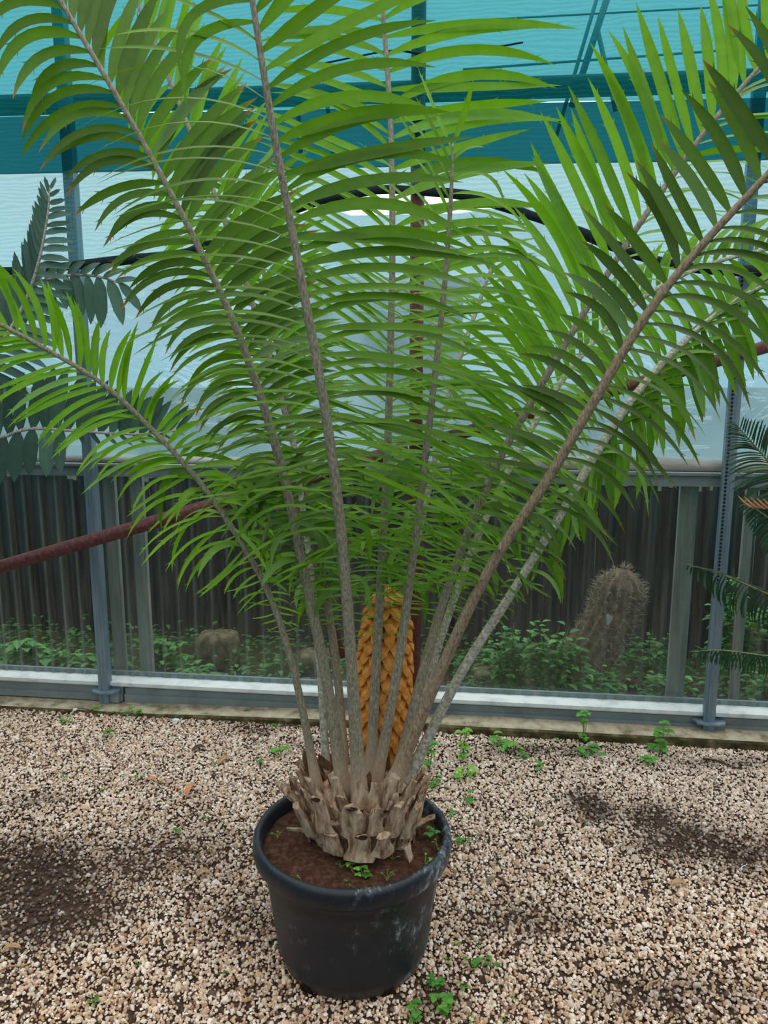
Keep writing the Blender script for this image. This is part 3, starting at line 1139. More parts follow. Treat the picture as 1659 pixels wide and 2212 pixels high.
shrub(1100, 1345, -.34, .22, 'green leafy shrub behind the pane between petioles and cactus', 30, .55)
shrub(1200, 1315, -.30, .17, 'dense green shrub behind the pane just left of the cactus', 30, .6)
shrub(1300, 1425, -.22, .17, 'low green shrub growing in front of the leaning cactus foot', 24, .5)
shrub(1425, 1330, -.5, .16, 'tall thin dull shrub behind the pane right of the cactus', 16, .4, .04)
shrub(1440, 1430, -.25, .14, 'low shrub behind the pane left of the right post', 18, .5)
shrub(1620, 1200, -.55, .2, 'tall shrub behind the pane right of the right post', 24, .6)
shrub(1650, 1430, -.26, .17, 'low dark shrub behind the pane at the right edge', 16, .35)
shrub(45, 1365, -.28, .14, 'broad-leaved shrub behind the pane at the left edge', 14, .6, .08)
shrub(150, 1395, -.33, .19, 'low green shrub behind the pane left of the left post', 22, .5)
shrub(350, 1360, -.34, .17, 'low green shrub behind the pane right of the left post', 24, .55)
shrub(420, 1430, -.22, .15, 'short green undergrowth in front of the rough stone block', 16, .45)
shrub(-90, 1380, -.4, .2, 'low shrub behind the pane beyond the left edge', 10, .35)

b = MB()
for k in range(2600):
    s__ = random.uniform(S0 + .6, 4.2)
    w = random.uniform(-.92, -.22)
    hgt_ = random.uniform(.02, .10) * (1.6 if random.random() < .15 else 1)
    p_ = wp(s__, w, -.03 + hgt_)
    a = random.uniform(0, 2 * math.pi)
    leaf_blade(b, p_, np.array([math.cos(a), math.sin(a), random.uniform(.0, .6)]), np.array([0, 0, 1.]), random.uniform(.025, .055), random.uniform(.014, .03), random.uniform(.05, .6))
    if k % 3 == 0:
        b.tube([wp(s__, w, -.035), p_], [.0012, .0008], 3, caps=False, col=(.1, .1, 0))
ug = b.build('undergrowth', M['shrub'])
tag(ug, 'low green undergrowth covering the ground behind the panes', 'undergrowth', kind='stuff')

# ------------------------------------------------------------------ pot
PC = np.array([-0.079, 1.79, 0.0])
pot = thing('plant_pot', PC, 'large round black plastic pot with chalky stains on the gravel', 'plant pot')


def lathe(profile, seg=64, closed=False):
    b = MB()
    for (r, z) in profile:
        for k in range(seg):
            th = 2 * math.pi * k / seg
            b.v.append((PC[0] + 1.02 * r * math.cos(th), PC[1] + 1.02 * r * math.sin(th), PC[2] + z))
    for i in range(len(profile) - 1):
        for k in range(seg):
            b.f.append((i * seg + k, i * seg + (k + 1) % seg, (i + 1) * seg + (k + 1) % seg, (i + 1) * seg + k))
    return b


b = lathe([(0.0, .004), (.15, .004), (.168, .002), (.178, .012), (.182, .03), (.196, .12), (.208, .2), (.2165, .262), (.2195, .264), (.2225, .285), (.2235, .29),
           (.2175, .29), (.19, .05), (.0, .03)])
body = b.build('body', M['pot'], pot, sharp=50)
b = lathe([(.2225, .285), (.2345, .287), (.2415, .297), (.2435, .312), (.2425, .328), (.2375, .339), (.2305, .343), (.2245, .339), (.2205, .328), (.2175, .29)])
b.build('rim', M['pot'], pot, label='thick rounded rolled rim')
for a in (-1.05, -2.2, .4, 2.0):
    b = MB()
    d = np.array([math.cos(a), math.sin(a), 0])
    sd = np.array([-d[1], d[0], 0])
    c_ = PC + d * .181
    for z, wd in ((.003, .016), (.022, .012)):
        b.v += [tuple(c_ - sd * wd + d * (.002 + z * .09) + np.array([0, 0, z])), tuple(c_ + sd * wd + d * (.002 + z * .09) + np.array([0, 0, z])),
                tuple(c_ + sd * wd - d * .02 + np.array([0, 0, z])), tuple(c_ - sd * wd - d * .02 + np.array([0, 0, z]))]
    b.f = [(3, 2, 1, 0), (4, 5, 6, 7), (0, 1, 5, 4), (1, 2, 6, 5), (2, 3, 7, 6), (3, 0, 4, 7)]
    b.build('drain_slot', M['burnt'], pot, smooth=False)

SOILZ = .302
b = MB()
nr, seg = 26, 72
for i in range(nr + 1):
    r = .223 * i / nr
    for k in range(seg):
        th = 2 * math.pi * k / seg
        x, y = PC[0] + r * math.cos(th), PC[1] + r * math.sin(th)
        z = SOILZ + .018 * (1 - (r / .22) ** 2) + .006 * mnoise.noise(Vector((x * 22, y * 22, 0))) + .004 * mnoise.noise(Vector((x * 60, y * 60, 4)))
        b.v.append((x, y, z))
for i in range(nr):
    for k in range(seg):
        b.f.append((i * seg + k, i * seg + (k + 1) % seg, (i + 1) * seg + (k + 1) % seg, (i + 1) * seg + k))
so = b.build('potting_soil', M['soil'])
tag(so, 'dark brown crumbly soil filling the black pot', 'soil', kind='stuff')

# ------------------------------------------------------------------ the potted cycad
TC = np.array([-0.055, 1.83, .30])
cyc = thing('cycad', TC, 'big green cycad with long arching fronds growing in the black pot', 'cycad')
LEAFLETS = []        # (visible size, frond object, mesh data)


def leaflet_geo(base, ctrl, tip, W, face, n=9, tint=.5, tipb=0.0, pale=0.0, teeth=2, rnd=random, twist=0.0):
    """a lanceolate leaflet along a quadratic curve"""
    vs, cs, fs = [], [], []
    L_ = np.linalg.norm(tip - base)
    for i in range(n + 1):
        s = i / n
        P = (1 - s) ** 2 * base + 2 * s * (1 - s) * ctrl + s * s * tip
        T = unit(2 * (1 - s) * (ctrl - base) + 2 * s * (tip - ctrl))
        nf = face - T * (face @ T)
        nf = unit(nf)
        if twist:
            sd0 = np.cross(T, nf)
            a = twist * s
            nf = nf * math.cos(a) + sd0 * math.sin(a)
        sd = np.cross(T, nf)
        if s < .3:
            f = .26 + .74 * math.sin(s / .3 * math.pi / 2)
        elif s < .62:
            f = 1 - .06 * (s - .3) / .32
        else:
            f = .94 * (1 - ((s - .62) / .38) ** 1.7)
        w = W * .5 * max(f, .02)
        vs += [P - sd * w + nf * w * .28, P, P + sd * w + nf * w * .28]
        tb = max(0.0, (s - .9) / .1) * tipb
        cs += [(tint, tb, pale), (min(1, tint + .06), tb, pale), (tint, tb, pale)]
        if i:
            a = (i - 1) * 3
            fs += [(a, a + 1, a + 4, a + 3), (a + 1, a + 2, a + 5, a + 4)]
    # marginal spines towards the tip
    for k in range(teeth):
        i = n - 1 - k * 2 if k % 2 == 0 else n - 2 - k
        i = max(3, min(n - 1, i))
        for side in (0, 2):
            if rnd.random() < .75:
                e0 = vs[i * 3 + side]
                m0 = vs[i * 3 + 1]
                nx_ = vs[min(i + 1, n) * 3 + 1]
                T = unit(nx_ - m0)
                out_ = unit(e0 - m0)
                q = len(vs)
                vs += [e0 + T * .002, e0 - T * .002, e0 + (out_ * .6 + T) * min(.009, L_ * .05)]
                cs += [(tint, 0, pale)] * 3
                fs.append((q, q + 1, q + 2))
    return vs, fs, cs


def keyed(keys, y):
    ks = sorted(keys, key=lambda k: k[0])
    ys = [k[0] for k in ks]
    return [float(np.interp(y, ys, [k[j] for k in ks])) for j in range(1, len(ks[0]))]


def frond(owner, pts, radii_px, mat, sides, tint, name='frond', label=None, leaf_m='leaf', jit=1.0, store=None, tipb=0.0, samples=70, key='y', thick=.8, seed=1):
    """pts: (px, py, Y) along the rachis from base to tip; sides: list of (keys, spacing_top, spacing_bottom, ystart, yend)
    keys: (y, dx, dy, bow, dY, width_px, facing)"""
    rnd = random.Random(seed)
    P3 = [at(*p) for p in pts]
    if leaf_m == 'leaf':                       # the stalk's foot is sunk into the trunk
        P3[0] = P3[0] - unit(P3[1] - P3[0]) * .045
    cv = catmull(P3, samples)
    pr = [proj(p) for p in cv]
    rk = [(p[1] if key == 'y' else p[0]) for p in pts]
    order = np.argsort(rk)
    rad = []
    for p in pr:
        kk = p[1] if key == 'y' else p[0]
        wq = float(np.interp(kk, np.array(rk)[order], np.array([radii_px[1] * 1.08] + list(radii_px[1:]))[order])) * thick
        wq += max(0, radii_px[0] - radii_px[1] * thick) * math.exp(-math.hypot(p[0] - pr[0][0], p[1] - pr[0][1]) / 58)
        rad.append(wq * .5 * p[2] / FPX)
    b = MB()
    b.tube(cv, rad, 9)
    fo = b.build(name, M[mat], owner, label=label)
    px = np.array([[p[0], p[1]] for p in pr])
    seg = np.concatenate([[0], np.cumsum(np.linalg.norm(np.diff(px, axis=0), axis=1))])
    for si, (keys, sp_hi, sp_lo, ya, yb) in enumerate(sides):
        pos = seg[-1] - 4 - 11 * si
        while pos > 0:
            x = float(np.interp(pos, seg, px[:, 0]))
            y = float(np.interp(pos, seg, px[:, 1]))
            kk = y if key == 'y' else x
            frac = min(1, max(0, (kk - ya) / (yb - ya + 1e-6)))
            stp = (sp_hi + (sp_lo - sp_hi) * frac ** .75) * ((1.02 - .2 * min(1, max(0, (y - 450) / 500))) if leaf_m == 'leaf' else 1)
            if min(ya, yb) <= kk <= max(ya, yb):
                dx, dy, bow, dY, wpx, fc = keyed(keys, kk)
                i = int(np.searchsorted(seg, pos))
                i = min(max(i, 1), len(cv) - 1)
                u = (pos - seg[i - 1]) / (seg[i] - seg[i - 1] + 1e-9)
                base = cv[i - 1] + (cv[i] - cv[i - 1]) * u
                d = pr[i][2]
                Yb = base[1]
                ln = math.hypot(dx, dy)
                low = min(1, max(0, (y - 850) / 300)) if leaf_m == 'leaf' else 0
                ang_ = math.atan2(dy, dx) + rnd.gauss(0, .055 + .13 * low) * jit
                ln *= 1 + rnd.gauss(0, .06 + .1 * low) * jit
                dx, dy = ln * math.cos(ang_), ln * math.sin(ang_)
                bow = bow + rnd.gauss(0, .035 + .05 * low) * jit
                if ln > 4:
                    tip = at(x + dx, y + dy, Yb + dY + rnd.gauss(0, .02) * jit)
                    ex, ey = -dy / ln, dx / ln
                    if ey > 0:
                        ex, ey = -ex, -ey
                    cx, cy = x + dx * .5 + ex * bow * ln * 2, y + dy * .5 + ey * bow * ln * 2
                    ctrl = at(cx, cy, Yb + dY * .5)
                    W = wpx * (.92 if leaf_m == 'leaf' else 1) * d / FPX * (1 + rnd.gauss(0, .07))
                    tc_ = unit(CAM - base)
                    face = unit(fc * tc_ + (1 - fc) * np.array([0, .15, 1.0]))
                    if rnd.random() < .04 * jit:
                        face = unit(face + np.array([rnd.gauss(0, .5), 0, rnd.gauss(0, .5)]))
                    pale = rnd.uniform(.15, .4) if rnd.random() < .045 * jit else 0.0  # a few glaucous blades, sky reflection painted into their colour
                    geo = leaflet_geo(base, ctrl, tip, W, face, tint=min(1, max(0, tint + rnd.gauss(0, .1))), tipb=tipb if rnd.random() < .8 else 0, pale=pale,
                                      teeth=2 if ln > 60 else (1 if ln > 25 else 0), n=9 if ln > 50 else 4, rnd=rnd, twist=rnd.gauss(0, .25) * jit)
                    vis = ln * wpx * (.25 + .75 * fc)
                    mx_, my_ = x + dx * .5, y + dy * .5
                    if not (-40 < mx_ < IW + 40 and -60 < my_ < IH):
                        vis *= .02
                    store.append((vis, fo, geo))
            pos -= stp
    return fo


def stray(fo, pts, count, seed, store, tint, y0=960, y1=1290):
    rnd = random.Random(seed)
    ys = [p[1] for p in pts]
    o_ = np.argsort(ys)
    for k in range(count):
        y = rnd.uniform(y0, y1)
        x = float(np.interp(y, np.array(ys)[o_], np.array([p[0] for p in pts])[o_]))
        Y = float(np.interp(y, np.array(ys)[o_], np.array([p[2] for p in pts])[o_]))
        sg = rnd.choice((-1, 1))
        base = at(x, y, Y)
        ln = rnd.uniform(90, 190) * (1 - .5 * (y - y0) / (y1 - y0))
        a = rnd.uniform(-.2, 1.15)
        dY = rnd.uniform(-.12, .12)
        tip = at(x + sg * ln * math.cos(a), y + ln * math.sin(a), Y + dY)
        ctrl = at(x + sg * ln * .6, y - ln * rnd.uniform(.0, .25), Y + dY * .5)
        face = unit(unit(CAM - base) * rnd.uniform(.2, 1) + np.array([rnd.gauss(0, .4), 0, rnd.uniform(.2, 1)]))
        geo = leaflet_geo(base, ctrl, tip, rnd.uniform(11, 20) * proj(base)[2] / FPX, face, tint=min(1, max(0, tint + rnd.gauss(0, .15))), pale=rnd.choice((0, 0, .2)), teeth=2, rnd=rnd, twist=rnd.gauss(0, .5))
        store.append((ln * 8, fo, geo))


def finish_leaflets(owner, store, mat, limit):
    store.sort(key=lambda q: -q[0])
    rest = MB()
    for i, (v, fo, (vs, fs, cs)) in enumerate(store):
        if i < limit:
            one = MB()
            one.add(vs, fs, cs)
            one.build('leaflet', mat, fo)
        else:
            rest.add(vs, fs, cs)
    if rest.v:
        rest.build('small_leaflets', mat, owner, kind='stuff', label='the remaining smaller and hidden green leaflets')


ST = []
# A: long frond leaning left
frond(cyc, [(742, 1700, 1.77), (702, 1450, 1.76), (655, 1230, 1.74), (600, 980, 1.71), (520, 735, 1.69), (432, 540, 1.67), (335, 355, 1.65), (245, 195, 1.63), (130, 0, 1.61), (65, -120, 1.6)],
      [52, 29, 27, 25, 21, 18, 16, 15, 13, 11], 'rachis',
      [([(-120, -190, 90, 0.21, -.05, 22, .8), (0, -185, 70, 0.23, -.05, 22, .85), (140, -170, 125, 0.26, -.05, 22, .85), (215, -210, 100, 0.22, -.05, 22, .85), (290, -225, 60, 0.20, -.05, 22, .85),
         (345, -195, 50, 0.20, -.05, 21, .85), (430, -170, 88, 0.20, -.05, 20, .8), (540, -190, 62, 0.18, -.05, 20, .8), (650, -160, 62, 0.18, -.04, 18, .75), (760, -140, 84, 0.21, -.04, 16, .65),
         (900, -125, 60, 0.21, -.04, 14, .55), (1000, -105, 45, 0.20, -.03, 12, .5), (1100, -100, 60, 0.16, -.03, 11, .5), (1220, -60, 12, 0.13, -.02, 7, .5), (1300, -28, 2, 0.00, -.01, 4, .5), (1380, -14, 0, 0.00, 0, 4, .5)], 40, 17, -130, 1380),
       ([(-120, 60, -200, .05, .1, 28, .9), (0, 65, -200, .06, .1, 28, .9), (195, 65, -225, .06, .1, 28, .9), (300, 145, -215, .09, .1, 28, .9), (400, 178, -215, .1, .1, 28, .9), (500, 180, -195, .1, .1, 28, .85),
         (600, 200, -135, .08, .1, 27, .8), (700, 190, -90, .08, .1, 25, .75), (800, 172, -60, .09, .1, 21, .65), (900, 155, -45, .09, .1, 18, .55), (1000, 145, -25, .09, .1, 16, .5), (1100, 145, -20, .08, .1, 14, .45),
         (1200, 95, -10, .06, .05, 9, .5), (1300, 40, 0, 0, .02, 5, .5), (1380, 16, 0, 0, 0, 4, .5)], 36, 17, -130, 1380)],
      .3, label='long frond leaning left with orange-tipped leaflets', store=ST, tipb=1.0, seed=11)
# B: frond rising towards the camera
frond(cyc, [(776, 1700, 1.73), (757, 1400, 1.69), (735, 1130, 1.63), (700, 870, 1.57), (665, 680, 1.53), (622, 450, 1.49), (585, 250, 1.45), (545, 0, 1.41), (528, -110, 1.39)],
      [46, 32, 30, 27, 25, 22, 20, 17, 15], 'rachis',
      [([(-110, 150, -200, .02, 0, 29, .9), (40, 190, -200, .02, 0, 29, .9), (90, 240, -205, .02, 0, 29, .9), (135, 300, -205, .03, 0, 30, .9), (180, 370, -175, .04, 0, 30, .9), (220, 300, -70, .15, 0, 29, .85), (255, 375, -62, .1, 0, 28, .85),
         (290, 365, -14, .13, 0, 28, .8), (327, 365, -95, .01, 0, 31, .9), (390, 415, -85, .05, 0, 28, .85), (480, 410, 12, .1, 0, 27, .75), (600, 400, 25, .08, .02, 25, .65), (700, 380, 35, .08, .03, 24, .6), (800, 350, 35, .08, .04, 22, .55),
         (900, 300, 55, .08, .05, 20, .5), (1000, 265, 85, .08, .05, 17, .45), (1100, 225, 85, .08, .05, 14, .4), (1200, 170, 45, .08, .04, 10, .4), (1300, 80, 14, .05, .02, 6, .4), (1400, 24, 0, 0, 0, 4, .5)], 47, 19, -120, 1400),
       ([(-110, -200, -150, .1, -.05, 20, .5), (20, -150, 195, .3, -.05, 24, .8), (60, -130, 190, .3, -.05, 24, .8), (70, -190, -120, .05, -.05, 20, .5), (104, -205, -115, .06, -.05, 20, .5), (145, -345, -20, .12, -.06, 20, .45), (230, -440, -50, .13, -.06, 20, .4),
         (290, -410, 70, .14, -.06, 20, .4), (400, -400, 25, .13, -.06, 20, .35), (500, -400, 20, .13, -.06, 20, .35), (600, -390, 25, .13, -.06, 20, .35), (700, -370, 35, .13, -.06, 20, .35), (800, -340, 40, .13, -.05, 18, .35),
         (900, -300, 55, .13, -.05, 17, .35), (1000, -275, 65, .12, -.05, 16, .35), (1100, -235, 105, .12, -.05, 14, .35), (1200, -145, 55, .1, -.03, 10, .4), (1300, -55, 14, .05, 0, 6, .4), (1400, -20, 0, 0, 0, 4, .5)], 50, 20, -120, 1400)],
      .52, label='frond rising towards the camera left of centre', store=ST, seed=12)
# C: upright frond at the back
frond(cyc, [(800, 1690, 1.83), (812, 1450, 1.86), (826, 1200, 1.88), (838, 950, 1.9), (845, 700, 1.92), (848, 500, 1.93), (843, 250, 1.94), (825, 0, 1.95), (813, -130, 1.96)],
      [36, 27, 24, 21, 19, 17, 15, 13, 11], 'rachis',
      [([(-130, 360, -60, .1, .05, 23, .85), (100, 385, -45, .1, .05, 24, .85), (170, 380, -20, .1, .05, 24, .85), (250, 355, -45, .08, .05, 24, .85), (330, 340, -65, .06, .05, 23, .85), (420, 325, -50, .06, .05, 22, .8), (500, 320, -40, .07, .05, 20, .75),
         (600, 300, -50, .06, .05, 18, .7), (700, 275, -35, .06, .05, 17, .6), (800, 255, -5, .07, .05, 16, .5), (900, 235, 0, .07, .05, 15, .5), (1000, 210, 18, .07, .05, 13, .45), (1100, 180, 28, .06, .05, 11, .45), (1200, 115, 18, .05, .03, 8, .5), (1300, 45, 4, 0, .02, 5, .5), (1380, 18, 0, 0, 0, 4, .5)], 44, 17, -140, 1380),
       ([(-130, -270, 10, .1, .05, 19, .7), (100, -270, -20, .1, .05, 19, .7), (200, -285, -60, .08, .05, 19, .65), (300, -290, -110, .06, .05, 18, .6), (400, -290, -135, .05, .05, 18, .6), (500, -288, -150, .05, .05, 17, .55), (600, -280, -158, .05, .05, 17, .5),
         (700, -262, -155, .05, .05, 16, .5), (800, -250, -138, .05, .05, 15, .5), (900, -230, -108, .05, .05, 14, .45), (1000, -208, -60, .06, .05, 13, .45), (1100, -165, -30, .06, .05, 11, .45), (1200, -100, -4, .04, .03, 8, .5), (1300, -40, 0, 0, .02, 5, .5), (1380, -16, 0, 0, 0, 4, .5)], 42, 17, -140, 1380)],
      .78, label='upright frond in the middle with long leaflets to the right', store=ST, seed=13)
# D: slim frond ending in the picture
frond(cyc, [(812, 1700, 1.79), (858, 1450, 1.785), (895, 1180, 1.77), (935, 850, 1.74), (960, 620, 1.72), (974, 430, 1.70), (978, 310, 1.69)],
      [36, 26, 23, 18, 15, 12, 6], 'rachis',
      [([(305, 24, -165, 0, 0, 15, .8), (340, 60, -60, .1, 0, 13, .6), (375, 105, 45, .3, 0, 15, .5), (420, 165, 80, .15, 0, 16, .5), (480, 215, 95, .13, 0, 17, .45), (560, 275, 62, .12, 0, 18, .45), (620, 250, 55, .12, 0, 18, .45), (700, 245, 55, .11, 0, 18, .4),
         (800, 235, 55, .1, 0, 17, .4), (900, 220, 65, .1, 0, 15, .4), (1000, 190, 65, .09, 0, 13, .4), (1100, 150, 62, .08, 0, 11, .4), (1200, 95, 36, .05, 0, 8, .45), (1300, 36, 4, 0, 0, 5, .5), (1380, 16, 0, 0, 0, 4, .5)], 36, 17, 305, 1380),
       ([(315, -60, -180, .0, 0, 10, .5), (400, -130, -175, .02, 0, 12, .4), (500, -170, -188, .02, 0, 13, .4), (600, -200, -170, .03, 0, 13, .4), (700, -222, -150, .04, 0, 13, .35), (800, -238, -120, .05, 0, 13, .35), (900, -228, -82, .06, 0, 13, .35),
         (1000, -200, -60, .06, 0, 12, .35), (1100, -158, -38, .05, 0, 10, .4), (1200, -98, -18, .04, 0, 8, .45), (1300, -46, 0, 0, 0, 5, .5), (1380, -18, 0, 0, 0, 4, .5)], 38, 17, 315, 1380)],
      .75, label='slim upright frond right of centre, its tip in view', store=ST, seed=14)
# E: near frond arching to the right, its underside shade painted into the tint
frond(cyc, [(845, 1705, 1.75), (960, 1430, 1.70), (1060, 1225, 1.65), (1180, 1040, 1.6), (1275, 880, 1.55), (1390, 690, 1.5), (1500, 548, 1.46), (1660, 375, 1.4), (1750, 280, 1.37)],
      [60, 31, 29, 28, 27, 25, 22, 19, 16], 'rachis_warm',
      [([(280, -140, -270, .04, .05, 28, .9), (375, -140, -260, .04, .05, 28, .9), (450, -130, -205, .05, .05, 28, .9), (560, -110, -205, .06, .05, 28, .9), (640, -150, -190, .08, .05, 28, .9), (700, -140, -150, .09, .05, 26, .9), (760, -110, -130, .08, .05, 22, .85),
         (850, -150, -95, .1, .05, 21, .8), (900, -165, -80, .1, .05, 20, .75), (1000, -165, -65, .08, .05, 17, .65), (1100, -120, -50, .06, .05, 14, .6), (1200, -90, -30, .03, .03, 9, .5), (1260, -45, -10, 0, 0, 6, .5), (1400, -20, -6, 0, 0, 4, .5)], 52, 20, 280, 1420),
       ([(280, 220, 50, .12, -.05, 18, .5), (450, 215, 62, .12, -.05, 19, .5), (560, 235, 70, .12, -.05, 20, .5), (650, 245, 125, .13, -.05, 21, .5), (720, 225, 175, .15, -.05, 21, .5), (780, 200, 165, .14, -.05, 20, .5), (850, 205, 160, .13, -.05, 19, .5), (920, 165, 140, .12, -.05, 17, .5),
         (1000, 160, 130, .11, -.05, 15, .5), (1100, 130, 110, .1, -.04, 12, .5), (1200, 100, 88, .08, -.03, 9, .5), (1260, 50, 36, .04, 0, 6, .5), (1330, 24, 8, 0, 0, 4, .5), (1420, 14, 0, 0, 0, 4, .5)], 50, 20, 280, 1420)],
      .16, label='near frond arching right, broad leaflets tinted dark to show shade', store=ST, tipb=.5, seed=15)
# F: straight frond to the upper right
frond(cyc, [(852, 1690, 1.83), (930, 1390, 1.84), (992, 1200, 1.84), (1070, 1010, 1.84), (1135, 890, 1.84), (1235, 720, 1.83), (1335, 555, 1.82), (1425, 420, 1.81), (1530, 275, 1.80), (1645, 140, 1.79), (1740, 35, 1.78)],
      [36, 25, 23, 22, 21, 19, 17, 16, 14, 12, 10], 'rachis',
      [([(30, 0, -240, .01, .05, 24, .95), (140, -20, -250, .01, .05, 25, .95), (275, -45, -285, .01, .05, 25, .95), (330, -85, -310, .02, .05, 25, .95), (400, -110, -330, .02, .05, 26, .95), (500, -130, -305, .02, .05, 26, .95), (560, -138, -292, .02, .05, 26, .95), (640, -150, -280, .02, .05, 25, .95),
         (720, -162, -258, .03, .05, 24, .9), (800, -170, -212, .04, .05, 22, .85), (900, -168, -150, .05, .05, 19, .75), (1000, -155, -100, .05, .05, 16, .65), (1100, -118, -58, .04, .05, 12, .6), (1200, -76, -28, .02, .03, 8, .5), (1300, -36, -4, 0, 0, 5, .5), (1400, -16, 0, 0, 0, 4, .5)], 40, 18, 30, 1400),
       ([(30, 200, -60, .1, .05, 15, .45), (200, 215, -50, .1, .05, 15, .45), (275, 220, -20, .1, .05, 15, .45), (400, 220, 0, .1, .05, 15, .45), (500, 218, 10, .11, .05, 15, .4), (600, 205, 28, .12, .05, 15, .4), (700, 190, 40, .12, .05, 14, .4), (800, 178, 58, .12, .05, 14, .4),
         (900, 165, 68, .11, .05, 13, .4), (1000, 148, 68, .1, .05, 12, .4), (1100, 116, 56, .08, .05, 10, .45), (1200, 68, 28, .04, .03, 7, .5), (1300, 30, 4, 0, 0, 5, .5), (1400, 14, 0, 0, 0, 4, .5)], 38, 18, 30, 1400)],
      .85, label='straight bright frond pointing to the upper right', store=ST, seed=16)
# G: pale frond at the far right with hanging leaflets
frond(cyc, [(872, 1705, 1.86), (985, 1475, 1.9), (1100, 1290, 1.95), (1200, 1130, 2.0), (1300, 960, 2.05), (1375, 850, 2.1), (1460, 755, 2.15), (1560, 670, 2.2), (1690, 590, 2.24)],
      [48, 27, 25, 24, 23, 21, 18, 15, 11], 'rachis_pale',
      [([(590, 60, 145, .05, -.05, 20, .85), (670, 55, 155, .05, -.05, 21, .85), (755, 35, 175, .04, -.05, 22, .9), (850, 8, 190, .02, -.05, 22, .9), (960, -18, 172, .02, -.05, 21, .9), (1050, -14, 130, .02, -.05, 17, .85), (1130, -6, 85, .02, -.03, 12, .8), (1200, 0, 50, .0, 0, 8, .7), (1280, 18, 22, 0, 0, 5, .6), (1420, 12, 4, 0, 0, 4, .5)], 25, 19, 590, 1420),
       ([(590, 120, -50, .12, .05, 15, .5), (755, 150, -45, .12, .05, 16, .5), (850, 140, -30, .12, .05, 15, .5), (960, 115, -10, .12, .05, 14, .5), (1050, -70, -40, .08, .05, 12, .5), (1130, -70, -20, .06, .05, 10, .5), (1250, -34, -4, 0, 0, 6, .5), (1420, -14, 0, 0, 0, 4, .5)], 30, 19, 590, 1420)],
      .55, label='far right frond with a pale scaly stalk and hanging leaflets', store=ST, tipb=.4, seed=17)
# H: low frond reaching left
frond(cyc, [(684, 1695, 1.80), (642, 1480, 1.79), (592, 1310, 1.78), (520, 1170, 1.76), (430, 1040, 1.74), (330, 930, 1.72), (225, 832, 1.70), (110, 760, 1.68), (0, 700, 1.66), (-90, 655, 1.65)],
      [36, 20, 18, 16, 15, 14, 13, 12, 11, 10], 'rachis',
      [([(655, -90, -165, .05, 0, 16, .9), (745, -100, -185, .06, 0, 16, .9), (768, -35, -165, .05, 0, 16, .9), (805, -30, -168, .06, 0, 16, .9), (820, 12, -130, .06, 0, 16, .9), (850, 32, -125, .06, 0, 15, .85), (870, 36, -172, .06, 0, 14, .85), (897, 68, -110, .04, 0, 14, .8),
         (950, 75, -70, .08, 0, 13, .75), (1000, 95, -30, .16, 0, 13, .7), (1040, 115, 40, .3, -.04, 15, .7), (1100, 105, 50, .25, -.04, 15, .65), (1170, 90, 50, .2, -.03, 12, .6), (1250, 65, 20, .12, 0, 8, .5), (1310, 45, 8, .05, 0, 6, .5), (1400, 16, 0, 0, 0, 3, .5)], 26, 18, 655, 1400),
       ([(655, -150, 30, .08, -.05, 13, .6), (720, -170, 40, .08, -.05, 14, .6), (770, -180, 62, .08, -.05, 14, .6), (805, -190, 92, .08, -.05, 14, .6), (865, -178, 118, .09, -.05, 13, .6), (900, -170, 92, .11, -.05, 13, .55), (960, -160, 90, .12, -.05, 12, .55), (1040, -155, 100, .12, -.05, 11, .5),
         (1100, -150, 108, .12, -.05, 11, .5), (1170, -120, 108, .12, -.05, 10, .5), (1250, -80, 42, .1, -.03, 7, .5), (1310, -56, 10, .06, 0, 5, .5), (1400, -20, -4, 0, 0, 3, .5)], 24, 18, 655, 1400)],
      .92, label='low lime-green frond reaching out to the left', store=ST, seed=18)
# I, J, K, L: fronds at the back
frond(cyc, [(706, 1690, 1.90), (692, 1450, 1.98), (668, 1200, 2.05), (640, 1000, 2.12), (612, 820, 2.2), (588, 680, 2.25), (560, 540, 2.3), (535, 420, 2.33)],
      [30, 20, 18, 17, 15, 13, 11, 8], 'rachis_pale',
      [([(420, -130, -60, .1, .05, 15, .6), (680, -150, -20, .12, .05, 15, .6), (900, -150, 15, .12, .05, 14, .5), (1100, -120, 40, .1, .05, 11, .5), (1250, -60, 15, .05, 0, 7, .5), (1360, -20, 0, 0, 0, 4, .5)], 26, 17, 420, 1360),
       ([(420, 130, -110, .06, .05, 15, .6), (680, 150, -70, .08, .05, 15, .6), (900, 150, -30, .1, .05, 14, .5), (1100, 120, -5, .1, .05, 11, .5), (1250, 60, 0, .05, 0, 7, .5), (1360, 20, 0, 0, 0, 4, .5)], 26, 17, 420, 1360)],
      .7, label='back frond with a pale stalk left of the middle', store=ST, seed=19)
frond(cyc, [(792, 1680, 1.93), (850, 1400, 2.02), (915, 1110, 2.1), (970, 850, 2.2), (1005, 740, 2.25), (1040, 640, 2.3), (1068, 560, 2.33)],
      [30, 18, 17, 15, 14, 11, 8], 'rachis_pale',
      [([(560, -60, -110, .05, .05, 12, .6), (640, -130, -60, .08, .05, 12, .5), (740, -150, -20, .1, .05, 12, .5), (850, -150, 0, .1, .05, 12, .5), (1000, -130, 20, .1, .05, 11, .5), (1150, -100, 20, .08, .05, 9, .5), (1300, -40, 0, 0, 0, 5, .5)], 24, 17, 560, 1320),
       ([(560, 90, -60, .08, .05, 12, .6), (640, 150, -10, .12, .05, 12, .5), (740, 160, 20, .13, .05, 12, .5), (850, 160, 30, .12, .05, 12, .5), (1000, 140, 40, .1, .05, 11, .5), (1150, 100, 30, .08, .05, 9, .5), (1300, 40, 0, 0, 0, 5, .5)], 24, 17, 560, 1320)],
      .8, label='back frond with a whitish stalk right of the middle', store=ST, seed=20)
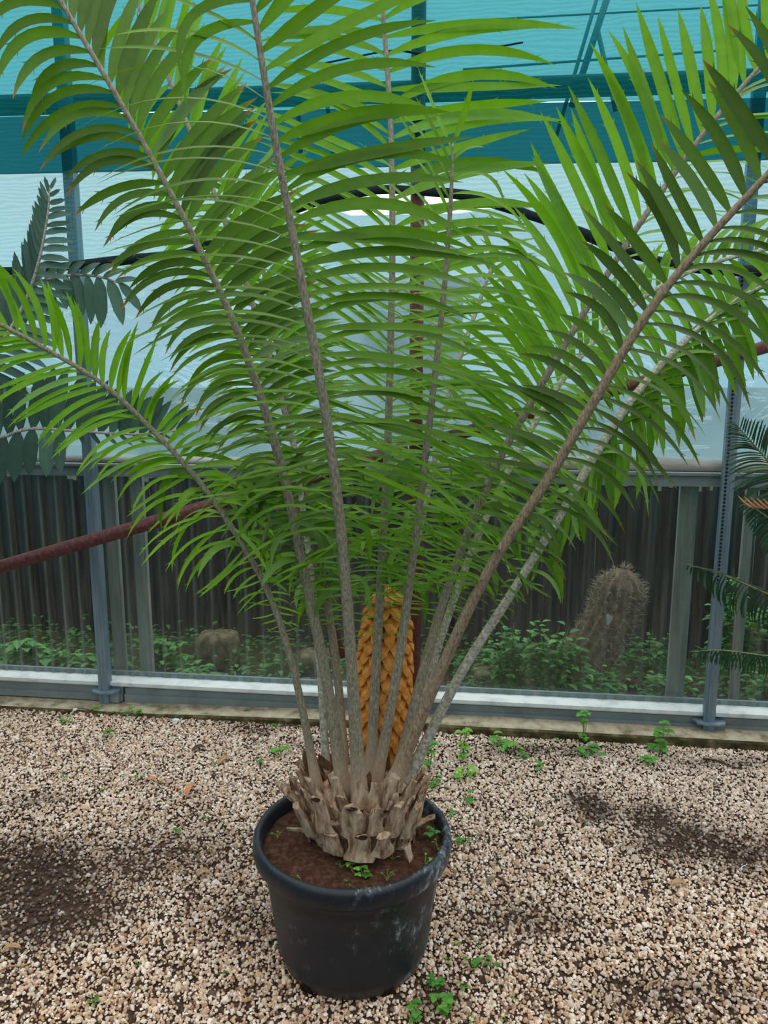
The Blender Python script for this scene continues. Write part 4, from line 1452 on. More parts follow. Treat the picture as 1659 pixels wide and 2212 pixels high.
frond(cyc, [(748, 1690, 1.92), (722, 1400, 2.02), (668, 1100, 2.1), (590, 800, 2.18), (500, 520, 2.25), (410, 280, 2.3), (310, 40, 2.34), (260, -90, 2.36)],
      [32, 22, 18, 16, 14, 13, 11, 9], 'rachis',
      [([(-90, -150, -40, .1, .05, 17, .7), (40, -60, 170, .08, .05, 17, .85), (280, -80, 130, .12, .05, 17, .8), (520, -140, 50, .12, .05, 16, .7), (800, -150, 20, .12, .05, 15, .55), (1000, -130, 30, .1, .05, 13, .5), (1200, -70, 20, .06, 0, 8, .5), (1350, -20, 0, 0, 0, 4, .5)], 34, 17, -90, 1350),
       ([(-90, 40, -220, .02, .05, 19, .9), (40, 50, -220, .02, .05, 19, .9), (280, 60, -200, .03, .05, 19, .9), (520, 110, -170, .05, .05, 18, .8), (800, 150, -90, .07, .05, 16, .6), (1000, 140, -40, .08, .05, 13, .5), (1200, 80, -10, .06, 0, 8, .5), (1350, 20, 0, 0, 0, 4, .5)], 32, 17, -90, 1350)],
      .95, label='bright back frond half hidden behind the left frond', store=ST, seed=21)
frond(cyc, [(862, 1695, 1.88), (955, 1370, 2.0), (1045, 1130, 2.1), (1140, 940, 2.2), (1250, 775, 2.3), (1380, 650, 2.38), (1520, 575, 2.45), (1690, 530, 2.5)],
      [34, 22, 20, 18, 16, 14, 12, 9], 'rachis_pale',
      [([(520, 80, 110, .12, -.05, 17, .7), (575, 70, 130, .1, -.05, 17, .7), (650, 80, 120, .12, -.05, 17, .65), (775, 90, 90, .12, -.05, 16, .6), (940, 100, 60, .12, -.05, 14, .5), (1130, 70, 30, .08, 0, 10, .5), (1280, 30, 5, 0, 0, 5, .5)], 24, 18, 520, 1320),
       ([(520, 70, -70, .1, .05, 16, .6), (575, 60, -90, .1, .05, 16, .6), (650, 30, -110, .08, .05, 16, .6), (775, -20, -110, .06, .05, 15, .6), (940, -80, -70, .06, .05, 13, .5), (1130, -70, -20, .04, 0, 9, .5), (1280, -30, 0, 0, 0, 5, .5)], 24, 18, 520, 1320)],
      .7, label='back frond bending far right under the bright one', store=ST, seed=22)
FR = [o for o in cyc.children if o.name.startswith('frond')]
for k, (pts_, cnt) in enumerate([([(702, 1450, 1.76), (655, 1230, 1.74), (600, 980, 1.71), (580, 900, 1.7)], 14), ([(757, 1400, 1.69), (735, 1130, 1.63), (700, 870, 1.57)], 8), ([(812, 1450, 1.86), (826, 1200, 1.88), (838, 950, 1.9)], 10),
                                 ([(858, 1450, 1.785), (895, 1180, 1.77), (920, 950, 1.75)], 8), ([(960, 1430, 1.70), (1060, 1225, 1.65), (1230, 950, 1.57)], 4), ([(930, 1390, 1.84), (992, 1200, 1.84), (1090, 960, 1.84)], 14),
                                 ([(985, 1475, 1.9), (1100, 1290, 1.95), (1200, 1130, 2.0), (1300, 960, 2.05)], 8), ([(592, 1310, 1.78), (520, 1170, 1.76), (430, 1040, 1.74), (370, 960, 1.73)], 16),
                                 ([(692, 1450, 1.98), (668, 1200, 2.05), (640, 950, 2.12)], 16), ([(850, 1400, 2.02), (915, 1110, 2.1), (950, 950, 2.15)], 14), ([(722, 1400, 2.02), (668, 1100, 2.1), (640, 950, 2.14)], 16), ([(955, 1370, 2.0), (1045, 1130, 2.1), (1140, 940, 2.2)], 14)]):
    stray(FR[k], pts_, cnt, 60 + k, ST, [.35, .45, .6, .55, .3, .6, .5, .7, .5, .6, .6, .5][k])
finish_leaflets(cyc, ST, M['leaf'], 300)

# trunk
b = MB()
nr, seg = 14, 40
for i in range(nr + 1):
    t = i / nr
    z = .285 + .175 * t
    R = .118 + .018 * math.sin(t * math.pi) - .04 * max(0, t - .75) / .25
    for k in range(seg):
        th = 2 * math.pi * k / seg
        r = R * (1 + .12 * mnoise.noise(Vector((math.cos(th) * 3, math.sin(th) * 3, z * 22))))
        b.v.append((TC[0] + r * math.cos(th), TC[1] + .85 * r * math.sin(th), z))
for i in range(nr):
    for k in range(seg):
        b.f.append((i * seg + k, i * seg + (k + 1) % seg, (i + 1) * seg + (k + 1) % seg, (i + 1) * seg + k))
b.f.append(tuple(nr * seg + k for k in range(seg)))
trunk = b.build('trunk', M['bark'], cyc, label='stout trunk covered in old leaf bases')


def stub(center, d, L_, W_, T_, mat, name, cut_dark=False, ragged=.2):
    """an old leaf base: flattened, tapering, broken off"""
    d = unit(d)
    rad_ = unit(np.array([center[0] - TC[0], center[1] - TC[1], 0]) + 1e-6)
    sd = unit(np.cross(d, rad_))
    nn_ = np.cross(sd, d)
    b = MB()
    rings, m2 = 5, 8
    for i in range(rings):
        t = i / (rings - 1)
        w = W_ * (1 - .45 * t + .12 * random.uniform(-1, 1))
        th = T_ * (1 - .5 * t)
        c_ = np.asarray(center) + d * L_ * t + rad_ * L_ * .12 * t * t
        for k in range(m2):
            a = 2 * math.pi * k / m2
            j = 1 + ragged * random.uniform(-1, 1)
            b.v.append(tuple(c_ + sd * math.cos(a) * w * j + nn_ * math.sin(a) * th * j + d * (L_ * ragged * .5 * random.uniform(-1, 1) if i == rings - 1 else 0)))
    for i in range(rings - 1):
        for k in range(m2):
            b.f.append((i * m2 + k, i * m2 + (k + 1) % m2, (i + 1) * m2 + (k + 1) % m2, (i + 1) * m2 + k))
    b.f.append(tuple((rings - 1) * m2 + k for k in range(m2)))
    o = b.build(name, mat, trunk, sharp=55)
    if cut_dark:
        b = MB()
        c_ = np.asarray(center) + d * L_ * 1.0 + rad_ * L_ * .12
        for k in range(7):
            a = 2 * math.pi * k / 7
            b.v.append(tuple(c_ + d * .004 + sd * math.cos(a) * W_ * .42 * random.uniform(.7, 1.2) + nn_ * math.sin(a) * T_ * .5 + rad_ * .004))
        b.v.append(tuple(c_ + rad_ * .002 + d * .007))
        b.f = [(k, (k + 1) % 7, 7) for k in range(7)]
        b.build('scar', M['burnt'], trunk)
    return o


random.seed(5)
gold = 2.399963
for i in range(88):
    t = (i + .5) / 88
    th = i * gold
    z = .285 + .125 * t
    R = .116 + .016 * math.sin(t * math.pi) + .008 * t
    c_ = np.array([TC[0] + R * math.cos(th), TC[1] + .85 * R * math.sin(th), z])
    o_ = random.uniform(.02, .22) + .22 * t * t
    d = np.array([math.cos(th) * o_, math.sin(th) * o_, 1.0])
    stub(c_, d, random.uniform(.05, .1), random.uniform(.02, .033), random.uniform(.008, .014), M['bark'], 'leaf_base', random.random() < .1, .3)
# chunky stubs that stand out
for (px, py, Y, dx, dz, L_, W_, dark) in [(700, 1790, 1.695, -.1, 1, .085, .03, True), (762, 1805, 1.685, 0, 1, .08, .036, True), (812, 1800, 1.69, .05, 1, .07, .026, False),
                                          (850, 1800, 1.70, .1, 1, .095, .027, False), (880, 1800, 1.74, .2, 1, .085, .026, False), (672, 1800, 1.75, -.3, 1, .085, .03, False), (660, 1745, 1.82, -.7, .9, .065, .022, False),
                                          (640, 1720, 1.88, -.8, .8, .05, .02, False), (890, 1715, 1.82, .6, .9, .07, .014, False), (900, 1780, 1.80, .8, .5, .045, .018, False), (878, 1825, 1.70, .2, -.9, .035, .014, False),
                                          (776, 1850, 1.675, .1, .9, .06, .04, True), (825, 1845, 1.68, .1, .9, .06, .028, False), (655, 1795, 1.77, -.9, .25, .035, .014, False), (725, 1840, 1.69, -.1, .9, .06, .028, False)]:
    stub(at(px, py, Y), np.array([dx, -.12, dz]), L_, W_, W_ * .5, M['bark'], 'leaf_base', dark, .28)
for (px, py, Y, dx, L_, W_) in [(735, 1745, 1.725, -.12, .075, .026), (778, 1745, 1.715, -.02, .07, .024), (808, 1750, 1.715, .06, .07, .022), (838, 1745, 1.72, .16, .085, .028), (868, 1745, 1.745, .3, .075, .024), (695, 1745, 1.75, -.3, .08, .024), (668, 1735, 1.79, -.5, .08, .022)]:
    stub(at(px, py, Y), np.array([dx, .05, 1.0]), L_, W_, W_ * .5, M['bark'], 'leaf_base', False, .25)
# coarse fibres peeling from the old bases
for i in range(90):
    th = random.uniform(0, 2 * math.pi) if i % 3 else random.uniform(-math.pi * .9, -math.pi * .1)
    z = random.uniform(.31, .43)
    R = .137 + .012 * math.sin((z - .3) / .15 * math.pi)
    c_ = np.array([TC[0] + R * math.cos(th), TC[1] + .86 * R * math.sin(th), z])
    d = unit(np.array([math.cos(th) * .15, math.sin(th) * .15, 1]) + RNG.normal(0, .12, 3))
    L_ = random.uniform(.03, .07)
    b = MB()
    gq = leaflet_geo(c_ - d * L_ * .5, c_ + np.array([math.cos(th), math.sin(th), 0]) * .006, c_ + d * L_ * .5 + np.array([math.cos(th), math.sin(th), 0]) * .004, random.uniform(.006, .014), np.array([math.cos(th), math.sin(th), .1]), n=5, teeth=0)
    b.add(gq[0], gq[1])
    b.build('fibre', M['bark'] if i % 4 else M['bract'], trunk)
# papery bracts between the stalks
for i in range(46):
    th = random.uniform(0, 2 * math.pi)
    R = random.uniform(.05, .125)
    c_ = np.array([TC[0] + R * math.cos(th), TC[1] + .85 * R * math.sin(th), .425 + random.uniform(-.04, .03)])
    lean = R / .125
    d = np.array([math.cos(th) * .6 * lean, math.sin(th) * .5 * lean, 1]) + RNG.normal(0, .12, 3)
    L_ = random.uniform(.04, .085)
    b = MB()
    leafv = leaflet_geo(c_, c_ + unit(d) * L_ * .5 + np.array([0, 0, .004]), c_ + unit(d) * L_, random.uniform(.012, .022), unit(np.array([math.cos(th), math.sin(th), .2])), n=5, teeth=0)
    b.add(leafv[0], leafv[1])
    b.build('bract', M['bract'], trunk)
for (px, py, dx, L_) in [(655, 1640, -.35, .1), (668, 1650, -.2, .09), (640, 1690, -.7, .09), (690, 1700, -.3, .1), (655, 1700, -.5, .08), (712, 1690, -.1, .07)]:
    c_ = at(px + 30, py + 50, 1.84)
    d = np.array([dx, -.05, 1])
    b = MB()
    leafv = leaflet_geo(c_, c_ + unit(d) * L_ * .5, c_ + unit(d) * L_, .03, np.array([-.3, -1, .1]), n=6, teeth=0)
    b.add(leafv[0], leafv[1])
    b.build('bract', M['bract'], trunk)

# cone
cb, ct = at(822, 1640, 1.93), at(838, 1282, 1.935)
cax = unit(ct - cb)
CH = np.linalg.norm(ct - cb)
ca1 = unit(np.cross(cax, [0, 1, 0]))
ca2 = np.cross(cax, ca1)


def cone_r(t):
    return float(np.interp(t, [0, .06, .18, .4, .65, .82, .92, 1], [.042, .054, .061, .064, .061, .054, .042, .02]))


b = MB()
cpts = [cb - cax * .12] + [cb + cax * CH * t for t in np.linspace(0, 1, 14)]
b.tube(cpts, [.022] + [cone_r(t) * .92 for t in np.linspace(0, 1, 14)], 20)
cone = b.build('cone', M['cone_core'], cyc, label='tall orange seed cone with overlapping scales')
ol = [(-.5, .12), (-.3, .48), (.3, .48), (.5, .12), (.3, -.3), (.0, -.5), (-.3, -.3)]
oz = [.14, -.08, -.08, .14, .46, .56, .46]
sv = [(x, y, z) for (x, y), z in zip(ol, oz)] + [(0, -.1, .56)] + [(-.22, .2, .26), (.22, .2, .26)] + [(x * .86, y * .86 + .04, -.35) for (x, y) in ol]
sf = [(0, 8, 1), (1, 8, 9, 2), (2, 9, 3), (3, 9, 7, 4), (4, 7, 5), (5, 7, 6), (6, 7, 8, 0), (7, 9, 8)] + [(k, 10 + k, 10 + (k + 1) % 7, (k + 1) % 7) for k in range(7)]
sf = [tuple(reversed(f)) for f in sf]
sme = bpy.data.meshes.new('cone_scale')
sme.from_pydata(sv, [], sf)
sme.materials.append(M['cone'])
rows = 17
t = .015
r_i = 0
corg = origin_of(cone)
while t < .985:
    R = cone_r(t)
    nsc = 11 if t < .8 else (9 if t < .92 else 6)
    wdt = 2 * math.pi * R / nsc * 1.1
    hgt_ = min(.036, wdt * 1.0)
    for k in range(nsc):
        th = 2 * math.pi * (k + .5 * (r_i % 2)) / nsc + .03 * random.uniform(-1, 1)
        dr = math.cos(th) * ca1 + math.sin(th) * ca2
        p_ = cb + cax * CH * t + dr * R * .95
        sd = unit(np.cross(cax, dr))
        slope = (cone_r(min(1, t + .03)) - cone_r(max(0, t - .03))) / (.06 * CH)
        up_ = unit(cax + dr * slope)
        nr_ = np.cross(sd, up_)
        o = bpy.data.objects.new('cone_scale', sme)
        link(o, cone)
        s1_ = random.uniform(.94, 1.06)
        mtx = Matrix(((sd[0] * wdt * s1_, up_[0] * hgt_ * 1.25, nr_[0] * .032, p_[0] - corg[0]), (sd[1] * wdt * s1_, up_[1] * hgt_ * 1.25, nr_[1] * .032, p_[1] - corg[1]),
                      (sd[2] * wdt * s1_, up_[2] * hgt_ * 1.25, nr_[2] * .032, p_[2] - corg[2]), (0, 0, 0, 1)))
        o.matrix_local = mtx
    t += hgt_ * .82 / CH
    r_i += 1
b = MB()
for k in range(26):
    th = k * gold
    r = .019 * math.sqrt(k / 26)
    p_ = cb + cax * CH * (1.0 + .012 * (1 - k / 26)) + (math.cos(th) * ca1 + math.sin(th) * ca2) * r
    b.tube([p_ - cax * .006, p_ + cax * .005 + RNG.normal(0, .002, 3), p_ + cax * .009 + RNG.normal(0, .003, 3)], [.0035, .003, .001], 5)
b.build('cone_tip', M['cone'], cone, label='knobbly orange tip of the cone')

# ------------------------------------------------------------------ blue-grey cycad at the left edge
lb = at(-330, 1000, 2.95)
bl = thing('blue_cycad', (lb[0], lb[1], 0), 'blue-grey stiff-leaved cycad reaching in from the left edge', 'cycad')
b = MB()
b.tube([(lb[0], lb[1], -.02), (lb[0], lb[1], .2), (lb[0] + .02, lb[1], .5), (lb[0] + .05, lb[1], .72)], [.13, .14, .12, .07], 16)
b.build('trunk', M['bark'], bl)
SB = []
frond(bl, [(-300, 1130, 2.95), (-120, 900, 2.92), (0, 745, 2.9), (55, 650, 2.9), (85, 560, 2.88), (102, 470, 2.88), (108, 405, 2.88)], [22, 16, 12, 10, 8, 6, 4], 'rachis_pale',
      [([(405, 10, -30, 0, 0, 7, .8), (430, 30, -10, 0, 0, 10, .8), (480, 62, -6, .04, 0, 14, .7), (560, 70, 4, .05, 0, 16, .7), (620, 85, 18, .06, 0, 18, .65), (700, 100, 38, .06, 0, 19, .65), (800, 110, 52, .06, 0, 20, .65), (950, 110, 50, .05, 0, 20, .65)], 15, 24, 405, 1000),
       ([(405, -8, -30, 0, 0, 7, .8), (430, -14, -45, .02, 0, 9, .8), (500, -25, -62, .03, 0, 13, .8), (560, -18, -88, .03, 0, 16, .85), (640, -14, -115, .03, 0, 20, .9), (745, -20, -125, .03, 0, 22, .9), (950, -40, -120, .03, 0, 22, .9)], 17, 30, 405, 1000)],
      .2, leaf_m='blue_leaf', label='upright blue-grey frond', store=SB, jit=.5, seed=31)
frond(bl, [(-320, 1120, 2.9), (-150, 990, 2.86), (0, 946, 2.83), (70, 926, 2.82), (180, 932, 2.82), (300, 938, 2.83), (385, 930, 2.84)], [24, 16, 11, 9, 8, 6, 4], 'rachis_pale',
      [([(-200, 20, -120, .03, 0, 30, .9), (0, 5, -125, .03, 0, 30, .9), (100, 22, -130, .03, 0, 30, .9), (200, 40, -105, .03, 0, 27, .9), (300, 50, -80, .03, 0, 22, .9), (385, 45, -50, .02, 0, 14, .9)], 18, 31, 385, -200),
       ([(-200, -20, 110, .03, -.03, 30, .9), (0, -15, 120, .03, -.03, 32, .9), (100, -6, 100, .03, -.03, 32, .9), (145, 2, 85, .03, -.03, 28, .9), (160, 20, 30, .0, .03, 12, .6), (300, 40, 25, .0, .03, 10, .5), (385, 30, 5, 0, .03, 8, .5)], 28, 34, 385, -200)],
      .05, leaf_m='blue_leaf', label='level blue-grey frond with broad leaflets', store=SB, jit=.5, key='x', seed=32)
frond(bl, [(-320, 1100, 2.95), (-200, 780, 2.98), (0, 650, 3.0), (120, 600, 3.0), (200, 596, 3.0), (262, 612, 3.0)], [20, 14, 10, 8, 7, 4], 'rachis_pale',
      [([(-200, 30, 100, .03, 0, 24, .8), (100, 30, 60, .03, 0, 22, .7), (200, 5, 112, .03, 0, 26, .9), (240, 32, 100, .03, 0, 25, .9), (262, 50, 60, .02, 0, 22, .9)], 24, 24, 262, -200),
       ([(-200, 10, -90, .03, 0, 22, .8), (100, 30, -40, .03, 0, 18, .6), (200, 50, -22, .03, 0, 18, .6), (262, 50, 0, .02, 0, 14, .6)], 26, 24, 262, -200)],
      .35, leaf_m='blue_leaf', label='short blue-grey frond below the net hem', store=SB, jit=.5, key='x', seed=33)
frond(bl, [(-330, 1100, 2.9), (-260, 900, 2.7), (-140, 760, 2.6), (-60, 700, 2.55)], [20, 14, 10, 5], 'rachis_pale',
      [([(690, 60, 40, .03, 0, 18, .8), (900, 90, 50, .03, 0, 20, .8), (1000, 60, 40, .03, 0, 20, .8)], 22, 24, 700, 1000), ([(690, -60, -40, .03, 0, 18, .8), (1000, -90, -30, .03, 0, 20, .8)], 22, 24, 700, 1000)],
      .25, leaf_m='blue_leaf', label='blue-grey frond beyond the left edge', store=SB, jit=.5, seed=34)
finish_leaflets(bl, SB, M['blue_leaf'], 110)

# ------------------------------------------------------------------ fine-leaved cycad at the right edge
rb = at(1900, 1350, 2.5)
rc = thing('fine_leaved_cycad', (rb[0], rb[1], 0), 'dark fine-leaved cycad reaching in from the right edge', 'cycad')
b = MB()
b.tube([(rb[0], rb[1], -.02), (rb[0], rb[1], .15), (rb[0], rb[1], .4), (rb[0] - .02, rb[1], .55)], [.1, .11, .1, .05], 16)
b.build('trunk', M['bark'], rc)
SR = []
frond(rc, [(1890, 1330, 2.5), (1800, 1170, 2.48), (1700, 1050, 2.46), (1650, 985, 2.45), (1610, 940, 2.45), (1590, 915, 2.45)], [12, 9, 7, 5, 4, 2], 'rachis_green',
      [([(910, -15, -10, 0, 0, 3, .6), (940, -45, -10, .06, 0, 4, .6), (985, -85, 10, .1, 0, 5, .6), (1050, -110, 50, .12, 0, 6, .6), (1170, -110, 80, .12, 0, 6, .6), (1300, -60, 50, .1, 0, 6, .6)], 6, 8, 910, 1300),
       ([(910, 5, -18, 0, 0, 3, .6), (985, 20, -70, .03, 0, 5, .6), (1170, 60, -100, .03, 0, 6, .6), (1300, 60, -60, .03, 0, 6, .6)], 7, 9, 910, 1300)],
      .25, leaf_m='dark_leaf', label='upper dark fine-leaved frond', store=SR, jit=.5, samples=60, seed=41)
frond(rc, [(1890, 1350, 2.5), (1780, 1330, 2.42), (1659, 1283, 2.38), (1570, 1245, 2.36), (1484, 1219, 2.36)], [12, 8, 6, 4, 2], 'rachis_green',
      [([(1484, -6, 10, 0, 0, 3, .6), (1520, -2, 40, .1, 0, 4, .6), (1570, -12, 68, .14, 0, 5, .6), (1659, -22, 75, .14, 0, 5, .6), (1850, -20, 70, .1, 0, 5, .6)], 8, 11, 1484, 1850),
       ([(1484, -8, 2, 0, 0, 3, .6), (1520, -25, -4, .1, 0, 4, .5), (1600, -42, -12, .12, 0, 4, .5), (1850, -60, -30, .12, 0, 5, .5)], 8, 10, 1484, 1850)],
      .2, leaf_m='dark_leaf', label='middle drooping dark frond', store=SR, jit=.5, key='x', samples=60, seed=42)
frond(rc, [(1890, 1370, 2.5), (1780, 1430, 2.42), (1659, 1417, 2.38), (1560, 1405, 2.36), (1490, 1408, 2.36)], [12, 8, 5, 4, 2], 'rachis_green',
      [([(1490, -4, 8, 0, 0, 3, .6), (1530, 0, 28, .08, 0, 4, .6), (1600, 4, 46, .1, 0, 4, .6), (1850, 0, 60, .1, 0, 5, .6)], 7, 10, 1490, 1850),
       ([(1490, -6, 2, 0, 0, 3, .6), (1530, -12, 26, .1, 0, 4, .6), (1600, -18, 40, .1, 0, 4, .6), (1850, -40, -40, .1, 0, 5, .5)], 7, 10, 1490, 1850)],
      .3, leaf_m='dark_leaf', label='lowest dark frond crossing the right post', store=SR, jit=.5, key='x', samples=60, seed=43)
frond(rc, [(1890, 1340, 2.5), (1800, 1230, 2.48), (1700, 1150, 2.46), (1640, 1105, 2.45), (1605, 1085, 2.45)], [12, 8, 6, 4, 2], 'rachis_green',
      [([(1605, -10, 6, 0, 0, 3, .6), (1640, -30, 30, .08, 0, 5, .6), (1700, -50, 45, .1, 0, 5, .6), (1850, -50, 60, .1, 0, 5, .6)], 6, 9, 1605, 1850),
       ([(1605, -8, 0, 0, 0, 3, .6), (1640, -40, -8, .08, 0, 5, .6), (1700, -30, -60, .1, 0, 5, .6), (1850, -40, -80, .1, 0, 5, .6)], 6, 9, 1660, 1850)],
      .2, leaf_m='dark_leaf', label='dark frond with a scorched end', store=SR, jit=.5, key='x', samples=60, seed=44)
finish_leaflets(rc, SR, M['dark_leaf'], 120)
# scorched orange leaflets on that plant
for i in range(15):
    u = i / 14
    p0 = at(1618 + 62 * u, 1096 + 6 * u, 2.445)
    p2 = at(1618 + 62 * u - 18, 1096 + 6 * u - 19 + 4 * (i % 3), 2.44)
    b = MB()
    gq = leaflet_geo(p0, (p0 + p2) / 2, p2 + (p2 - p0) * .4, .007, np.array([0, -1, .3]), n=4, teeth=0)
    b.add(gq[0], gq[1])
    b.build('scorched_leaflet', M['dry_orange'], rc, label='dead orange leaflet')

# ------------------------------------------------------------------ weeds
random.seed(21)


def weed(px, py, size, label, on_soil=False, n=None, tall=False, group=None, tint=None):
    base = at_ground(px, py, SOILZ + .012 if on_soil else .002)
    d_ = proj(base)[2]
    S_ = 1.25 * size * d_ / FPX
    t = thing('weed_seedling', base, label, 'weed', group)
    st = MB()
    n = n or random.randint(3, 6)
    if tint is None:
        tint = random.uniform(.25, .85)
    for k in range(n):
        a = random.uniform(0, 2 * math.pi)
        r = S_ * random.uniform(.15, .55) * (.6 if tall else 1)
        h = S_ * (random.uniform(.15, 1.5) if tall else random.uniform(.12, .5))
        tip = base + np.array([math.cos(a) * r, math.sin(a) * r, h])
        st.tube([base + np.array([0, 0, -.004]), base + (tip - base) * .5 + np.array([0, 0, h * .15]), tip], [.0011, .001, .0007], 4, caps=False)
        one = MB()
        L_ = S_ * random.uniform(.28, .45)
        lobes = 3 if L_ > .012 else 1
        for q in range(lobes):
            a2 = a + (q - (lobes - 1) / 2) * 1.9
            leaf_blade(one, tip, np.array([math.cos(a2), math.sin(a2), .25]), np.array([0, 0, 1.]), L_ * (.7 if lobes == 3 else 1), L_ * .62, min(1, max(0, tint + random.uniform(-.15, .15))), .1, .3)
        one.build('leaf', M['weed'], t)
    st.build('stem', M['stem'], t)
    return t


for args in [
    (290, 1545, 26, 'bright green weed at the kerb right of the left post'), (232, 1590, 34, 'green weed in the gravel below the left post foot'), (203, 1540, 20, 'weed sprout just left of the left post foot'),
    (252, 1542, 14, 'tiny weed sprout touching the right side of the left post foot'), (142, 1560, 18, 'small dark weed in the gravel far left of the left post'), (437, 1530, 18, 'tiny weed on the kerb between left post and fronds'),
    (530, 1550, 20, 'small weed at the kerb left of the leftmost petiole'), (593, 1568, 14, 'very small weed at the kerb near the leftmost petiole'), (604, 1632, 34, 'bright weed left of the trunk, largest there'), (566, 1650, 20, 'small weed left of the bright weed beside the trunk'),
    (531, 1652, 14, 'single small sprout second left of the bright weed'), (463, 1650, 12, 'tiny sprout in pale gravel left of the pot'), (137, 1682, 13, 'lone tiny green sprout in the gravel at far left'), (300, 1682, 14, 'small grey-green sprout in the middle of the left gravel'),
    (222, 1712, 12, 'dark little sprout in the left gravel above the dark earth'), (343, 1692, 9, 'tiny round-leaved sprout beside the orange dry leaf'), (383, 1800, 18, 'small dull weed amid gravel left of the pot'), (441, 1772, 13, 'small dark sprout between pot rim and dull weed'),
    (483, 2100, 18, 'green sprout in the gravel left of the pot body'), (300, 2085, 12, 'tiny dull sprout in the lower left gravel'), (202, 2168, 22, 'grey-green sprout near the bottom left corner'),
]:
    weed(*args)
for (px, py, s_, lab, kw) in [
    (1000, 1640, 40, 'tall bright green weed right of the cone', dict(tall=True, n=9, tint=.8)), (1005, 1680, 34, 'fine bright weed just below the tall bright weed', dict(n=8, tint=.9)),
    (928, 1665, 38, 'green weed behind the pot rim beside the right petioles', dict(tall=True, n=8, tint=.6)), (942, 1700, 28, 'darker weed touching the right rear of the pot', dict(n=6, tint=.4)), (1008, 1725, 30, 'two-leaved weed right of the pot rim', dict(n=3, tint=.45)),
    (1082, 1618, 44, 'broad green weed near the kerb right of the tall bright weed', dict(n=8, tint=.55)), (1130, 1640, 22, 'small dark weed right of the broad green weed', dict(n=5, tint=.3)), (1125, 1622, 16, 'tiny sprout touching the broad green weed', dict(n=3)),
    (1160, 1665, 28, 'sparse weed in white gravel below the kerb', dict(n=4, tint=.4)), (1262, 1602, 40, 'weed cluster at the kerb under the cactus', dict(tall=True, n=7, tint=.5)), (1275, 1635, 40, 'dark broad-leaved weed below the kerb under the cactus', dict(n=7, tint=.35)),
    (1328, 1565, 34, 'weed climbing the kerb left of the right post', dict(tall=True, n=7, tint=.4)), (1200, 1598, 18, 'small weed at the kerb left of the cactus', dict(n=4)), (1425, 1630, 50, 'straggling weed at the kerb nearest the right post', dict(tall=True, n=9, tint=.4)),
    (1400, 1655, 30, 'leafy weed left of the straggling kerb weed', dict(n=6, tint=.45)), (980, 1578, 18, 'small weed at the kerb beside the rightmost petiole', dict(n=4)), (1003, 1828, 26, 'thin weed right of the pot in the gravel', dict(n=5, tint=.4)), (967, 1760, 22, 'small weed against the right side of the pot rim', dict(n=4)),
    (1187, 1917, 14, 'lone tiny bright sprout in the right gravel', dict(n=2, tint=.6)), (1138, 1762, 15, 'tiny two-leaved sprout right of the pot below the sparse weed', dict(n=2)), (945, 2125, 34, 'weed beside the lower right of the pot', dict(n=6, tint=.4)), (950, 2185, 46, 'largest weed at the bottom edge right of the pot', dict(n=9, tint=.55)),
    (1025, 2085, 30, 'weed right of the pot foot with dark leaves', dict(n=5, tint=.35)), (1062, 2088, 24, 'dark weed rightmost of the group by the pot foot', dict(n=4, tint=.25)), (985, 2045, 16, 'small sprout above the group by the pot foot', dict(n=3)), (1028, 2040, 15, 'small upright sprout above the dark-leaved weed', dict(n=3, tint=.5)),
    (962, 2085, 18, 'small weed close to the right foot of the pot', dict(n=4)), (1000, 2135, 22, 'weed between the group by the pot and the bottom edge', dict(n=4, tint=.5)), (900, 2195, 36, 'weed at the bottom edge under the pot', dict(n=6, tint=.5)), (1010, 2200, 20, 'small weed at the bottom edge right of the largest weed', dict(n=3)),
    (1095, 2202, 16, 'lone sprout at the bottom edge', dict(n=2, tint=.6)), (1110, 2155, 13, 'tiny round sprout right of the weeds near the bottom', dict(n=2))]:
    weed(px, py, s_, lab, **kw)
for (px, py, s_, lab, kw) in [
    (600, 1808, 16, 'thin sprout on the left side of the potting soil', dict(n=3)), (690, 1822, 30, 'large-leaved sprout at the foot of the trunk', dict(n=2, tint=.3)), (713, 1835, 22, 'dark sprout right of the large-leaved one in the pot', dict(n=3, tint=.3)),
    (737, 1872, 18, 'round-leaved sprout in the soil, front left', dict(n=3, tint=.35)), (763, 1884, 26, 'brightest sprout at the front of the pot soil', dict(n=5, tint=.95)), (785, 1890, 26, 'tall sprout right of the brightest pot sprout', dict(n=5, tint=.4)),
    (786, 1838, 16, 'single leaf sprout against the front of the trunk', dict(n=2, tint=.3)), (836, 1900, 22, 'sprout near the front rim right of centre', dict(n=4, tint=.4)), (762, 1915, 12, 'tiny sprout touching the front rim', dict(n=2)), (918, 1868, 22, 'bright sprout by the right front rim', dict(n=4, tint=.85)),
    (848, 1856, 18, 'small bright sprout right of the trunk front', dict(n=3, tint=.8)), (930, 1808, 26, 'leafy sprout on the right side of the pot soil', dict(n=6, tint=.45)), (945, 1830, 22, 'dark sprout against the right inner rim', dict(n=4, tint=.3)), (652, 1903, 14, 'small sprout by the left front rim', dict(n=3, tint=.7)), (750, 1902, 9, 'minute sprout at the front of the pot soil', dict(n=2))]:
    weed(px, py, s_, lab, on_soil=True, **kw)

# ------------------------------------------------------------------ litter on the gravel
random.seed(31)


